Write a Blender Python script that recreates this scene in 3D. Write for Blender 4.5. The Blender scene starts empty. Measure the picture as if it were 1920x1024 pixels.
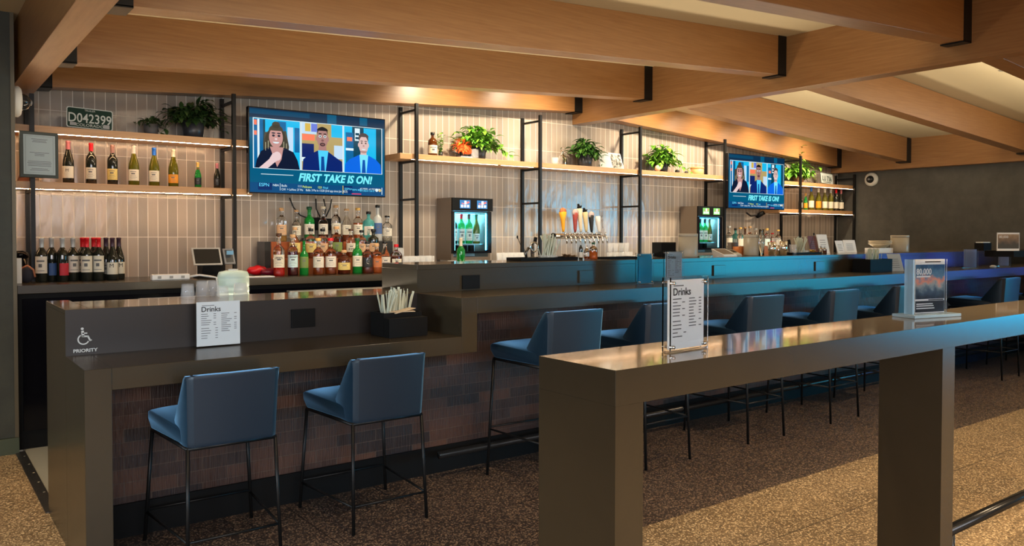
import bpy, bmesh, math, random
from math import sin, cos, pi, radians, sqrt
from mathutils import Vector, Matrix
random.seed(7)
C = bpy.context.scene.collection
# ------------------------------------------------------------------ camera
F, PITCH, YAW, ROLL, CY, H = 1506.32, 0.023647, 0.647220, 0.0012573, 476.39, 1.4
fw = Vector((sin(YAW)*cos(PITCH), cos(YAW)*cos(PITCH), -sin(PITCH)))
rr = Vector((cos(YAW), -sin(YAW), 0)); uu = rr.cross(fw)
r2 = rr*cos(ROLL)+uu*sin(ROLL); u2 = -rr*sin(ROLL)+uu*cos(ROLL)
cd = bpy.data.cameras.new('camera'); cam = bpy.data.objects.new('camera', cd); C.objects.link(cam)
M = Matrix((r2, u2, -fw)).transposed().to_4x4(); M.translation = (0, 0, H); cam.matrix_world = M
cd.sensor_width = 36; cd.lens = F/1920*36; cd.shift_y = -(512-CY)/1920; cd.clip_end = 100
bpy.context.scene.camera = cam
def xat(px, Y, z):
    """world X of a thing seen at column px that stands at depth Y, height z"""
    X = 3.0
    for _ in range(30):
        v = Vector((X, Y, z-H)); w = v.dot(fw); p = 960+F*v.dot(r2)/w
        v2 = Vector((X+.01, Y, z-H)); p2 = 960+F*v2.dot(r2)/v2.dot(fw)
        X += (px-p)/((p2-p)/.01)
    return X
def wid(pxw, X, Y): return pxw*(X*fw.x+Y*fw.y)/F
# ------------------------------------------------------------------ materials
def node_mat(name):
    m = bpy.data.materials.new(name); m.use_nodes = True
    nt = m.node_tree; b = nt.nodes['Principled BSDF']; return m, nt, b
MC = {}
def mat(name, col, rough=.5, metal=0, trans=0, emit=None, es=1, alpha=1, ior=1.45, coat=0, spec=.5):
    if name in MC: return MC[name]
    m, nt, b = node_mat(name)
    b.inputs['Base Color'].default_value = (*col, 1); b.inputs['Roughness'].default_value = rough
    b.inputs['Metallic'].default_value = metal; b.inputs['Transmission Weight'].default_value = trans
    b.inputs['IOR'].default_value = ior; b.inputs['Coat Weight'].default_value = coat
    b.inputs['Specular IOR Level'].default_value = spec
    if alpha < 1: b.inputs['Alpha'].default_value = alpha
    if emit: b.inputs['Emission Color'].default_value = (*emit, 1); b.inputs['Emission Strength'].default_value = es
    MC[name] = m; return m
def S(r, g, b):  # sRGB 0-255 -> linear
    f = lambda c: (c/255/12.92) if c/255 <= .04045 else ((c/255+.055)/1.055)**2.4
    return (f(r), f(g), f(b))
def N(nt, t, **k):
    n = nt.nodes.new(t)
    for a, v in k.items(): setattr(n, a, v)
    return n
def swiz(nt, order):
    tc = N(nt, 'ShaderNodeTexCoord'); sp = N(nt, 'ShaderNodeSeparateXYZ'); cb = N(nt, 'ShaderNodeCombineXYZ')
    nt.links.new(tc.outputs['Object'], sp.inputs[0])
    for i, ax in enumerate(order):
        if ax != '0': nt.links.new(sp.outputs[ax], cb.inputs[i])
    return cb.outputs[0]
def ramp(nt, fac, stops):
    r = N(nt, 'ShaderNodeValToRGB'); e = r.color_ramp.elements
    while len(e) < len(stops): e.new(.5)
    for i, (p, c) in enumerate(stops): e[i].position = p; e[i].color = (*c, 1)
    nt.links.new(fac, r.inputs[0]); return r.outputs[0]
def bump(nt, b, h, s, d=.01):
    bp = N(nt, 'ShaderNodeBump'); bp.inputs['Strength'].default_value = s; bp.inputs['Distance'].default_value = d
    nt.links.new(h, bp.inputs['Height']); nt.links.new(bp.outputs[0], b.inputs['Normal']); return bp
def noise(nt, vec, sc, det=4, scale3=None, rough=.5):
    n = N(nt, 'ShaderNodeTexNoise'); n.inputs['Scale'].default_value = sc; n.inputs['Detail'].default_value = det
    n.inputs['Roughness'].default_value = rough
    if scale3:
        mp = N(nt, 'ShaderNodeMapping'); mp.inputs['Scale'].default_value = scale3
        nt.links.new(vec, mp.inputs[0]); vec = mp.outputs[0]
    nt.links.new(vec, n.inputs[0]); return n.outputs[0]
def wood_mat(name, along, c1, c2, rough=.33):
    m, nt, b = node_mat(name); v = swiz(nt, 'XYZ')
    sc = {'X': (.6, 9, 14), 'Y': (9, .6, 14)}[along]
    f = noise(nt, v, 5, 6, sc, .6)
    nt.links.new(ramp(nt, f, [(.3, c1), (.7, c2)]), b.inputs['Base Color'])
    b.inputs['Roughness'].default_value = rough; return m
WOODX = wood_mat('oak_veneer_x', 'X', (.23, .105, .036), (.31, .155, .058))
WOODY = wood_mat('oak_veneer_y', 'Y', (.23, .105, .036), (.31, .155, .058))
SHELFW = wood_mat('shelf_oak', 'X', (.46, .24, .10), (.56, .31, .14), .4)
def tile_mat():
    m, nt, b = node_mat('glazed_tile'); v = swiz(nt, 'XZ0')
    mp = N(nt, 'ShaderNodeMapping'); mp.inputs['Location'].default_value = (.02, -1.07+3.1, 0); nt.links.new(v, mp.inputs[0])
    br = N(nt, 'ShaderNodeTexBrick'); br.offset = 0; br.squash = 1
    br.inputs['Scale'].default_value = 1; br.inputs['Brick Width'].default_value = .0735; br.inputs['Row Height'].default_value = .31
    br.inputs['Mortar Size'].default_value = .0028; br.inputs['Mortar Smooth'].default_value = .3; br.inputs['Bias'].default_value = 0
    br.inputs['Color1'].default_value = (*S(166, 152, 138), 1); br.inputs['Color2'].default_value = (*S(142, 133, 123), 1); br.inputs['Mortar'].default_value = (*S(215, 205, 190), 1)
    nt.links.new(mp.outputs[0], br.inputs[0]); nt.links.new(br.outputs['Color'], b.inputs['Base Color'])
    mx = N(nt, 'ShaderNodeMath', operation='MULTIPLY_ADD'); nt.links.new(br.outputs['Fac'], mx.inputs[0]); mx.inputs[1].default_value = .6; mx.inputs[2].default_value = .16
    nt.links.new(mx.outputs[0], b.inputs['Roughness'])
    nz = noise(nt, v, 14, 2, (1, .45, 1)); sb = N(nt, 'ShaderNodeMath', operation='SUBTRACT'); nt.links.new(nz, sb.inputs[0]); nt.links.new(br.outputs['Fac'], sb.inputs[1])
    bump(nt, b, sb.outputs[0], .28, .01); return m
TILE = tile_mat()
def barbrick_mat():
    m, nt, b = node_mat('dark_ribbed_brick'); v = swiz(nt, 'XZ0')
    br = N(nt, 'ShaderNodeTexBrick'); br.offset = .5
    br.inputs['Scale'].default_value = 1; br.inputs['Brick Width'].default_value = .235; br.inputs['Row Height'].default_value = .0625
    br.inputs['Mortar Size'].default_value = .0022; br.inputs['Bias'].default_value = .1
    br.inputs['Color1'].default_value = (*S(96, 66, 52), 1); br.inputs['Color2'].default_value = (*S(52, 40, 38), 1); br.inputs['Mortar'].default_value = (*S(92, 78, 68), 1)
    nt.links.new(v, br.inputs[0])
    nz = noise(nt, v, 3.5, 3); mix = N(nt, 'ShaderNodeMix', data_type='RGBA', blend_type='MULTIPLY'); mix.inputs[0].default_value = .7
    nt.links.new(br.outputs['Color'], mix.inputs[6]); nt.links.new(ramp(nt, nz, [(.3, (.45, .42, .45)), (.7, (1.3, 1.15, 1.0))]), mix.inputs[7])
    nt.links.new(mix.outputs[2], b.inputs['Base Color'])
    b.inputs['Roughness'].default_value = .38
    w = noise(nt, v, 60, 2, (2.2, .12, 1), .7)
    sb = N(nt, 'ShaderNodeMath', operation='SUBTRACT'); nt.links.new(w, sb.inputs[0]); nt.links.new(br.outputs['Fac'], sb.inputs[1])
    bump(nt, b, sb.outputs[0], .8, .008); return m
BRICK = barbrick_mat()
def terrazzo(name, base, dark, light, dens):
    m, nt, b = node_mat(name); v = swiz(nt, 'XY0')
    vo = N(nt, 'ShaderNodeTexVoronoi'); vo.inputs['Scale'].default_value = dens; nt.links.new(v, vo.inputs[0])
    vo2 = N(nt, 'ShaderNodeTexVoronoi'); vo2.inputs['Scale'].default_value = dens*.6; nt.links.new(v, vo2.inputs[0])
    big = noise(nt, v, 2.2, 4)
    bc = ramp(nt, big, [(.3, tuple(c*.72 for c in base)), (.7, tuple(c*1.2 for c in base))])
    sp = N(nt, 'ShaderNodeSeparateColor'); nt.links.new(vo.outputs['Color'], sp.inputs[0])
    f1 = ramp(nt, sp.outputs[0], [(.76, (0, 0, 0)), (.84, (1, 1, 1))])
    sp2 = N(nt, 'ShaderNodeSeparateColor'); nt.links.new(vo2.outputs['Color'], sp2.inputs[0])
    f2 = ramp(nt, sp2.outputs[1], [(.7, (0, 0, 0)), (.8, (1, 1, 1))])
    m1 = N(nt, 'ShaderNodeMix', data_type='RGBA'); nt.links.new(f2, m1.inputs[0]); nt.links.new(bc, m1.inputs[6]); m1.inputs[7].default_value = (*dark, 1)
    m2 = N(nt, 'ShaderNodeMix', data_type='RGBA'); nt.links.new(f1, m2.inputs[0]); nt.links.new(m1.outputs[2], m2.inputs[6]); m2.inputs[7].default_value = (*light, 1)
    # saw-cut joints
    br = N(nt, 'ShaderNodeTexBrick'); br.offset = .35; br.inputs['Scale'].default_value = 1; br.inputs['Brick Width'].default_value = 1.55; br.inputs['Row Height'].default_value = 1.1
    br.inputs['Mortar Size'].default_value = .003; nt.links.new(v, br.inputs[0])
    m3 = N(nt, 'ShaderNodeMix', data_type='RGBA'); nt.links.new(br.outputs['Fac'], m3.inputs[0]); nt.links.new(m2.outputs[2], m3.inputs[6]); m3.inputs[7].default_value = (*(c*.5 for c in dark), 1)
    nt.links.new(m3.outputs[2], b.inputs['Base Color']); b.inputs['Roughness'].default_value = .42
    return m
TER_D = terrazzo('dark_terrazzo', S(64, 54, 48), S(50, 40, 36), S(150, 126, 104), 160)
TER_T = terrazzo('tan_terrazzo', S(132, 110, 80), S(98, 82, 60), S(215, 190, 148), 160)
def slab_mat(name, col, rough, mott=.07):
    m, nt, b = node_mat(name); v = swiz(nt, 'XYZ'); nz = noise(nt, v, 6, 6, None, .65)
    nt.links.new(ramp(nt, nz, [(.25, tuple(c*(1-mott) for c in col)), (.75, tuple(c*(1+mott) for c in col))]), b.inputs['Base Color'])
    n2 = noise(nt, v, 11, 5); mr = N(nt, 'ShaderNodeMapRange'); mr.inputs[3].default_value = rough*.95; mr.inputs[4].default_value = rough*1.08
    nt.links.new(n2, mr.inputs[0]); nt.links.new(mr.outputs[0], b.inputs['Roughness']); return m
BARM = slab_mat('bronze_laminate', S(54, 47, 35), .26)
TABM = slab_mat('polished_lit_bronze', S(122, 106, 80), .13)  # polished tops, base lightened to stand in for reflected light
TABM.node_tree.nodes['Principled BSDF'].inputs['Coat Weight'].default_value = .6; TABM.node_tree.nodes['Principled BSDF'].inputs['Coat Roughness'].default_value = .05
LWALL = slab_mat('dark_stone_tile', S(52, 54, 44), .6, .3)
DWALL = slab_mat('charcoal_plaster', S(78, 76, 70), .55, .25)
CEIL = mat('cream_plaster', S(205, 192, 160), .8)
BLK = mat('black_steel', (.006, .006, .006), .4, spec=.3); BLKM = mat('matte_black', (.006, .006, .006), .6, spec=.15)
BLKG = mat('black_gloss', (.004, .004, .006), .12, spec=.3)
LEATH = mat('navy_leather', (.018, .065, .125), .42)
def seatm():
    m, nt, b = node_mat('navy_leather_grain'); v = swiz(nt, 'XYZ'); b.inputs['Base Color'].default_value = (.003, .015, .031, 1); b.inputs['Roughness'].default_value = .40; b.inputs['Sheen Weight'].default_value = .9; b.inputs['Sheen Tint'].default_value = (.25, .6, 1, 1); b.inputs['Sheen Roughness'].default_value = .35  # blue sheen stands in for light falling on the seat tops
    bump(nt, b, noise(nt, v, 180, 3), .12, .002); return m
LEATH = seatm()
STEEL = mat('brushed_steel', (.55, .55, .53), .28, 1); CHROME = mat('chrome', (.75, .74, .72), .12, 1)
WHITE = mat('white_plastic', (.75, .75, .72), .4); PAPER = mat('paper', (.84, .83, .80), .7); CREAMP = mat('cream_label', (.68, .62, .48), .6)
INK = mat('ink', (.03, .03, .03), .6); INKG = mat('grey_ink', (.12, .12, .12), .6)
GLASS = mat('clear_glass', (1, 1, 1), .02, 0, 1, ior=1.45); ACR = mat('acrylic', (.93, .97, 1), .03, 0, 1, ior=1.4)
TUMB = mat('thin_glass', (.92, .94, .95), .04, alpha=.2, spec=.8)
CANM = mat('beige_ceramic', S(165, 155, 135), .35)
def dim(name, r, g, b, rough=.12, tr=0): return mat(name, S(r, g, b), rough, 0, tr)
# ------------------------------------------------------------------ mesh helpers
class MB:
    def __init__(s): s.v = []; s.f = []; s.mi = []; s.sm = []
    def add(s, vs, fs, mi=0, sm=False):
        o = len(s.v); s.v += [tuple(v) for v in vs]; s.f += [tuple(i+o for i in f) for f in fs]; s.mi += [mi]*len(fs); s.sm += [sm]*len(fs); return s
    def box(s, x0, x1, y0, y1, z0, z1, mi=0):
        return s.add([(x, y, z) for z in (z0, z1) for y in (y0, y1) for x in (x0, x1)],
                     [(0, 2, 3, 1), (4, 5, 7, 6), (0, 1, 5, 4), (2, 6, 7, 3), (0, 4, 6, 2), (1, 3, 7, 5)], mi)
    def hexa(s, p, mi=0):  # 8 points bottom ccw, top ccw
        return s.add(p, [(3, 2, 1, 0), (4, 5, 6, 7), (0, 1, 5, 4), (1, 2, 6, 5), (2, 3, 7, 6), (3, 0, 4, 7)], mi)
    def tube(s, pts, r, seg=8, mi=0, cap=True):
        pts = [Vector(p) for p in pts]; rs = r if isinstance(r, (list, tuple)) else [r]*len(pts); rings = []; prev = None
        for i, p in enumerate(pts):
            d = (pts[min(i+1, len(pts)-1)]-pts[max(i-1, 0)]).normalized()
            a = Vector((0, 0, 1)) if abs(d.z) < .9 else Vector((1, 0, 0))
            if prev is None: n = d.cross(a).normalized()
            else: n = (prev-d*prev.dot(d)).normalized()
            prev = n; b = d.cross(n)
            rings.append([p+(n*cos(2*pi*k/seg)+b*sin(2*pi*k/seg))*rs[i] for k in range(seg)])
        vs = [v for ri in rings for v in ri]; fs = []
        for i in range(len(pts)-1):
            for k in range(seg):
                a, b2 = i*seg+k, i*seg+(k+1) % seg; fs.append((a, b2, b2+seg, a+seg))
        if cap: fs += [tuple(range(seg))[::-1], tuple((len(pts)-1)*seg+k for k in range(seg))]
        return s.add(vs, fs, mi, True)
    def lathe(s, prof, c=(0, 0, 0), seg=20, mi=0, sx=1, sy=1, a0=0, a1=None, closed=False):
        full = a1 is None; n = seg if full else seg+1; vs = []; fs = []
        for (r, z) in prof:
            for k in range(n):
                a = a0+(2*pi*k/seg if full else (a1-a0)*k/seg)
                vs.append((c[0]+r*cos(a)*sx, c[1]+r*sin(a)*sy, c[2]+z))
        m = len(prof)
        for i in range(m-1 if not closed else m):
            j = (i+1) % m
            for k in range(seg):
                k2 = (k+1) % n if full else k+1
                fs.append((i*n+k, i*n+k2, j*n+k2, j*n+k))
        return s.add(vs, fs, mi, True)
    def sphere(s, c, r, mi=0, seg=14, rings=8, sc=(1, 1, 1)):
        pr = [(max(r*sin(pi*i/rings), 1e-5), -r*cos(pi*i/rings)*sc[2]) for i in range(rings+1)]
        return s.lathe(pr, c, seg, mi, sc[0], sc[1])
    def prism(s, pts, axis, a, b, mi=0):
        """outline pts (u,v) extruded from a to b along axis"""
        def P(u, v, w): return {'x': (w, u, v), 'y': (u, w, v), 'z': (u, v, w)}[axis]
        n = len(pts); vs = [P(u, v, a) for u, v in pts]+[P(u, v, b) for u, v in pts]
        return s.add(vs, [tuple(range(n)), tuple(range(n, 2*n))[::-1]]+[(i, (i+1) % n, (i+1) % n+n, i+n) for i in range(n)], mi)
    def xf(s, m, start=0):
        for i in range(start, len(s.v)): s.v[i] = tuple(m @ Vector(s.v[i]))
        return s
    def build(s, name, mats, parent=None, origin=None, bevel=0, loc=None, recalc=True):
        me = bpy.data.meshes.new(name)
        o = Vector(origin) if origin is not None else Vector((0, 0, 0))
        me.from_pydata([tuple(Vector(v)-o) for v in s.v], [], s.f)
        if not isinstance(mats, (list, tuple)): mats = [mats]
        for m in mats: me.materials.append(m)
        for p, mi, sm in zip(me.polygons, s.mi, s.sm): p.material_index = mi; p.use_smooth = sm
        if recalc:
            bm = bmesh.new(); bm.from_mesh(me)
            if any(s.sm): bmesh.ops.remove_doubles(bm, verts=bm.verts, dist=1e-6)
            bmesh.ops.recalc_face_normals(bm, faces=bm.faces); bm.to_mesh(me); bm.free()
        me.update()
        ob = bpy.data.objects.new(name, me); C.objects.link(ob)
        if parent: ob.parent = parent
        if loc is not None: ob.location = loc
        elif origin is not None and parent is None: ob.location = o
        if bevel:
            b = ob.modifiers.new('bevel', 'BEVEL'); b.width = bevel; b.segments = 2; b.limit_method = 'ANGLE'
        return ob
def topside():
    o = C.objects[-1]
    for p in o.data.polygons: p.material_index = 0 if p.normal.z > .9 else 1
def tag(o, label, cat, group=None):
    o['label'] = label; o['category'] = cat
    if group: o['group'] = group
    return o
def thing(name, label, cat, loc=(0, 0, 0), rotz=0, group=None):
    o = bpy.data.objects.new(name, None); C.objects.link(o); o.location = loc; o.rotation_euler = (0, 0, rotz); o.empty_display_size = .05
    return tag(o, label, cat, group)
def struct(name, mb, m, **k):
    o = mb.build(name, m, **k); o['kind'] = 'structure'; return o
def dup(o, loc=None, rotz=None, label=None, parent=None):
    c = o.copy(); C.objects.link(c)
    if parent is not None: c.parent = parent
    if loc is not None: c.location = loc
    if rotz is not None: c.rotation_euler = (0, 0, rotz)
    if label: c['label'] = label
    for ch in [x for x in KIDS.get(o.name, [])]:
        d = dup(ch, parent=c); KIDS.setdefault(c.name, []).append(d)
    return c
KIDS = {}
def kids(root):
    for o in C.objects:
        if o.parent == root: KIDS.setdefault(root.name, []).append(o); kids(o)
def text(name, s, size, m, parent, loc, rot=(pi/2, 0, 0), ext=.0008, shear=0, sx=1, align='LEFT', bold=0, world=False):
    cu = bpy.data.curves.new('t', 'FONT'); cu.body = s; cu.size = size; cu.extrude = ext; cu.shear = shear; cu.align_x = align; cu.offset = bold
    cu.resolution_u = 3
    t = bpy.data.objects.new('t', cu); C.objects.link(t)
    bpy.context.view_layer.update()
    me = bpy.data.meshes.new_from_object(t.evaluated_get(bpy.context.evaluated_depsgraph_get()))
    bpy.data.objects.remove(t); bpy.data.curves.remove(cu)
    for v in me.vertices: v.co.x *= sx
    me.materials.clear(); me.materials.append(m)
    o = bpy.data.objects.new(name, me); C.objects.link(o); o.location = loc; o.rotation_euler = rot
    if parent: o.parent = parent
    return o
# ------------------------------------------------------------------ setting
ZL, ZR, ZA, YF, YR = 1.067, 1.228, .861, 3.55, 4.015    # high ledge, riser top, low ledge, ledge front, riser front
YW, ZB = 6.75, 1.072                                     # tiled wall, back counter top
XE = 11.25
struct('floor', MB().box(-4, .56, -4, 5.98, -.05, 0).box(.56, 16, -4, 2.67, -.05, 0), TER_T)
struct('floor', MB().box(.56, 16, 2.67, 4.6, -.05, 0), TER_D)
struct('floor', MB().box(.60, XE, 4.6, 6.1, -.05, .001), mat('grey_epoxy', S(150, 150, 140), .5))
struct('trim_1', MB().box(.545, .60, 4.6, 5.99, 0, .006), mat('dark_metal_strip', (.1, .1, .1), .35, .8))
mb = MB()
for i in range(6): mb.lathe([(.0001, .0075), (.006, .0075), (.007, .006)], (.583, 4.75+.22*i, 0), 8, 0)
struct('trim_2', mb, STEEL)
mb = MB().box(-4, .545, 5.98, 6.18, .105, 3.0)
struct('wall_left', mb, LWALL)
struct('trim_3', MB().box(.545, .567, 5.975, 6.18, .105, 3.0), mat('bronze_trim', S(88, 80, 62), .4, .3))
struct('baseboard_left', MB().box(-4, .567, 5.965, 6.18, 0, .103), mat('green_stone', S(66, 74, 56), .5))
struct('wall_back', MB().box(-1, 11.19, YW, YW+.1, 0, 3.3), TILE)
struct('trim_4', MB().box(11.19, XE, YW-.02, YW+.1, 0, 3.3), mat('white_trim', S(190, 186, 178), .5))
struct('wall_right', MB().box(XE, XE+.15, 2.9, YW+.1, 0, 3.2), DWALL)
struct('wall_alcove', MB().box(-1.1, -1, 6.18, YW+.1, 0, 3.3), LWALL)
# ceiling
def zc(X): return 2.777+.0579*(X-.873) if X < 6.0 else 3.04-.0625*(X-6.3)
mb = MB()
for x0, x1, z0, z1 in ((.6, 6.0, zc(.6), zc(5.99)), (6.0, XE, zc(6.001), zc(XE)), (-4, .7, 2.80, 2.80), (XE, 16, zc(XE), zc(XE))):
    mb.hexa([(x0, -4, z0), (x1, -4, z1), (x1, YW, z1), (x0, YW, z0), (x0, -4, z0+.08), (x1, -4, z1+.08), (x1, YW, z1+.08), (x0, YW, z0+.08)])
struct('ceiling', mb, CEIL)
# girders and beams
def girder(x0, x1, z0, z1, label):
    o = MB().box(x0, x1, -3.5, YW-.01, z0, z1).build('roof_girder', WOODY, origin=(x0, 3, z0), bevel=.003); tag(o, label, 'beam', 'oak girders running toward the tiled wall'); return o
girder(.595, .745, 2.40, 2.84, 'oak girder running from the dark stone wall corner at the left')
girder(5.93, 6.08, 2.625, 3.12, 'deep oak ridge girder carried across the middle of the ceiling')
girder(11.08, 11.245, 2.33, 2.75, 'low oak girder along the top of the charcoal wall')
LB = {6.575: 'against the tiled wall above the', 5.545: 'second out from the tiled wall above the', 4.03: 'third out from the tiled wall above the', 2.56: 'fourth out from the tiled wall above the', 1.08: 'nearest the camera side of the'}
def beam(Y, side):
    if side == 'l': x0, x1, b0, s = .745, 5.93, 2.455+.0579*(.745-.873), .0579
    else: x0, x1, b0, s = 6.08, 11.08, 2.725, -.0625
    w = .15; hgt = .322
    zb = lambda X: b0+s*(X-x0)
    t = thing('roof_beam', 'oak beam '+LB[Y]+(' left bay' if side == 'l' else ' right bay'), 'beam', (x0, Y, zb(x0)), 0, 'sloping oak beams between girders')
    o = Vector(t.location)
    MB().hexa([(x0, Y, zb(x0)), (x1, Y, zb(x1)), (x1, Y+w, zb(x1)), (x0, Y+w, zb(x0)), (x0, Y, zb(x0)+hgt), (x1, Y, zb(x1)+hgt), (x1, Y+w, zb(x1)+hgt), (x0, Y+w, zb(x0)+hgt)]).build('timber', WOODX, t, o, .003)
    for xa, xb, xf in ((x0+.002, x0+.11, x0+.14), (x1-.11, x1-.002, x1-.14)):
        m_ = MB(); e = .006
        m_.hexa([(xa, Y-e, zb(xa)-e), (xb, Y-e, zb(xb)-e), (xb, Y+.0, zb(xb)-e), (xa, Y+.0, zb(xa)-e), (xa, Y-e, zb(xa)+hgt), (xb, Y-e, zb(xb)+hgt), (xb, Y, zb(xb)+hgt), (xa, Y, zb(xa)+hgt)])
        m_.hexa([(xa, Y-e, zb(xa)-2*e), (xb, Y-e, zb(xb)-2*e), (xb, Y+w+e, zb(xb)-2*e), (xa, Y+w+e, zb(xa)-2*e), (xa, Y-e, zb(xa)-e*.2), (xb, Y-e, zb(xb)-e*.2), (xb, Y+w+e, zb(xb)-e*.2), (xa, Y+w+e, zb(xa)-e*.2)])
        m_.build('hanger_bracket', BLK, t, o)
for Y in LB: beam(Y, 'l'); beam(Y, 'r')
X = xat(1830, 3.45, 2.8)
tag(MB().lathe([(.0001, -.004), (.05, -.004), (.055, 0)], (X, 3.2, zc(X)-.001), 20).build('ceiling_sensor', mat('sensor_grey', (.35, .33, .28), .5), origin=(X, 3.2, zc(X))), 'small round cover plate on the cream ceiling at right', 'ceiling sensor')
# ------------------------------------------------------------------ bar counter
bar = thing('bar_counter', 'long two-level bronze bar with brick front and lower section at left', 'bar counter', (.56, YF, 0))
bo = Vector(bar.location)
ZT = .09
x2, x3 = 2.35, 2.45; XB = XE-.002
MB().box(.56, .66, YF, YR, 0, ZA).box(.56, .66, YR, 4.61, 0, ZL-.02).build('end_panel', BARM, bar, bo, .002)
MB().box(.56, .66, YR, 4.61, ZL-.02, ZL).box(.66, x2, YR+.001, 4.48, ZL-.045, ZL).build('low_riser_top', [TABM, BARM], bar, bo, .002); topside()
MB().box(.561, x2, YR-.001, YR, ZA, ZL-.0015).box(.66, x2, YR+.001, YR+.06, ZA, ZL-.046).build('low_riser', slab_mat('dark_bronze_laminate', S(32, 27, 25), .4), bar, bo)
MB().box(.66, x2, YF, YR+.05, ZA-ZT, ZA).build('low_ledge', BARM, bar, bo, .002)
MB().box(x2, x3, YF, YR, ZA-ZT, ZL).build('waterfall_panel', BARM, bar, bo, .002)
MB().box(x3, XB, YF, YR, ZL-ZT, ZL).build('high_ledge', BARM, bar, bo, .002)
MB().box(x2, XB, YR, YR+.03, ZL, ZR-.03).box(x2, x2+.03, YR+.03, 4.44, ZL-.1, ZR-.03).build('high_riser', BARM, bar, bo)
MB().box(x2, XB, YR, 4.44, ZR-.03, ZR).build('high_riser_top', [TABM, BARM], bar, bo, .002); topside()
MB().box(.66, XB, YR+.01, YR+.11, .155, ZA-ZT).box(x3, XB, YR+.01, YR+.11, ZA-ZT, ZL-ZT).build('brick_front', BRICK, bar, bo)
MB().box(.66, XB, YR-.005, YR+.11, 0, .155).build('kick_plate', BLKM, bar, bo)
MB().box(.66, x2, 4.40, 4.46, .1, ZL-.045).box(x2+.03, XB, 4.38, 4.42, .1, ZR-.03).build('service_side', BLKM, bar, bo)
# accessibility symbol
WSY = mat('white_vinyl', S(200, 200, 195), .5); y0 = YR-.0025
mb = MB(); cx, cz = .655, .925
sx0 = .61; k = 1.35
def W(u, v): return (.604+u*.9, .904+v*.9)
def disc(mb, u, v, r, n=20): mb.prism([W(u+r*cos(2*pi*i/n), v+r*sin(2*pi*i/n)) for i in range(n)], 'y', y0, y0+.001)
def bar2(mb, a, b, w):
    a, b = Vector(a), Vector(b); d = (b-a).normalized(); n = Vector((-d.y, d.x))*w/2
    mb.prism([W(*(a+n)), W(*(b+n)), W(*(b-n)), W(*(a-n))], 'y', y0, y0+.001)
disc(mb, .026, .083, .0065); bar2(mb, (.027, .073), (.029, .044), .012); bar2(mb, (.026, .06), (.048, .06), .006); bar2(mb, (.024, .046), (.052, .044), .008)
bar2(mb, (.050, .046), (.061, .022), .008); bar2(mb, (.058, .022), (.068, .025), .006)
n = 22; a0, a1 = radians(120), radians(335); ro, ri = .027, .021
pts = [(.031+ro*cos(a0+(a1-a0)*i/n), .030+ro*sin(a0+(a1-a0)*i/n)) for i in range(n+1)]; ptsi = [(.031+ri*cos(a0+(a1-a0)*i/n), .030+ri*sin(a0+(a1-a0)*i/n)) for i in range(n+1)]
for i in range(n): mb.prism([W(*pts[i]), W(*pts[i+1]), W(*ptsi[i+1]), W(*ptsi[i])], 'y', y0, y0+.001)
sym = mb.build('accessibility_symbol', WSY, bar, bo); sym['label'] = 'white wheelchair symbol'
tx = text('priority_lettering', 'PRIORITY', .0205, WSY, bar, Vector((.590, YR-.002, .874))-bo, sx=1.12, bold=.0005); tx['label'] = 'white word PRIORITY'
# power outlets in the riser faces
OUT = mat('outlet_face', (.02, .02, .022), .3)
for i, (px, z0, z1, Xc, w) in enumerate(((567, .915, 1.011, 1.66, .13), (881, 1.076, 1.158, 2.72, .125), (1097, 1.08, 1.163, 3.655, .125), (1348, 1.085, 1.168, 5.05, .14), (1536, 1.087, 1.170, 6.43, .14), (1802, 1.09, 1.17, 9.3, .14))):
    o = MB().box(Xc-w/2, Xc+w/2, YR-.012, YR+.002, z0, z1).build('power_outlet', BLKM if i < 2 else BARM, bar, bo, .002)
    for s_ in (-1, 1): MB().box(Xc+s_*.024-.015, Xc+s_*.024+.015, YR-.0135, YR-.011, (z0+z1)/2-.018, (z0+z1)/2+.018).build('socket', BLKM, o, Vector((0, 0, 0)))
# foot rail
fr = thing('foot_rail', 'black tubular foot rail along the base of the bar', 'foot rail', (2.40, 3.86, .15))
fo = Vector(fr.location)
RAIL = mat('rail_black', (.03, .03, .03), .25, .6)
MB().tube([(2.40, 3.86, .15), (XB-.2, 3.86, .15)], .021, 12).build('rail', RAIL, fr, fo)
for i in range(7):
    xx = 2.9+1.3*i
    MB().tube([(xx, 3.86, .14), (xx, 3.94, .12), (xx, YR-.004, .10)], .011, 8).build('rail_bracket', RAIL, fr, fo)
# ------------------------------------------------------------------ drink rail table
tb = thing('drink_rail_table', 'long narrow bronze drink table with panel legs in the foreground', 'table', (1.39, 1.416, 0))
to = Vector(tb.location)
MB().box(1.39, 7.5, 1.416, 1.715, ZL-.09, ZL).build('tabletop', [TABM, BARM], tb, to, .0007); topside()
for x in (1.39, 3.088, 4.9, 6.7): MB().box(x, x+.098, 1.416, 1.66 if x > 2 else 1.715, 0, ZL-.09).build('leg', BARM, tb, to)
rl = thing('table_foot_rail', 'black foot rail running low between legs of the drink table', 'foot rail', (3.19, 1.45, .0))
MB().tube([(3.19, 1.45, .25), (4.895, 1.45, .25)], .022, 12).build('rail', RAIL, rl, Vector(rl.location))
for x in (3.26, 4.8): MB().tube([(x, 1.45, .25), (x, 1.45, 0)], .011, 8).build('post', RAIL, rl, Vector(rl.location))
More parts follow.
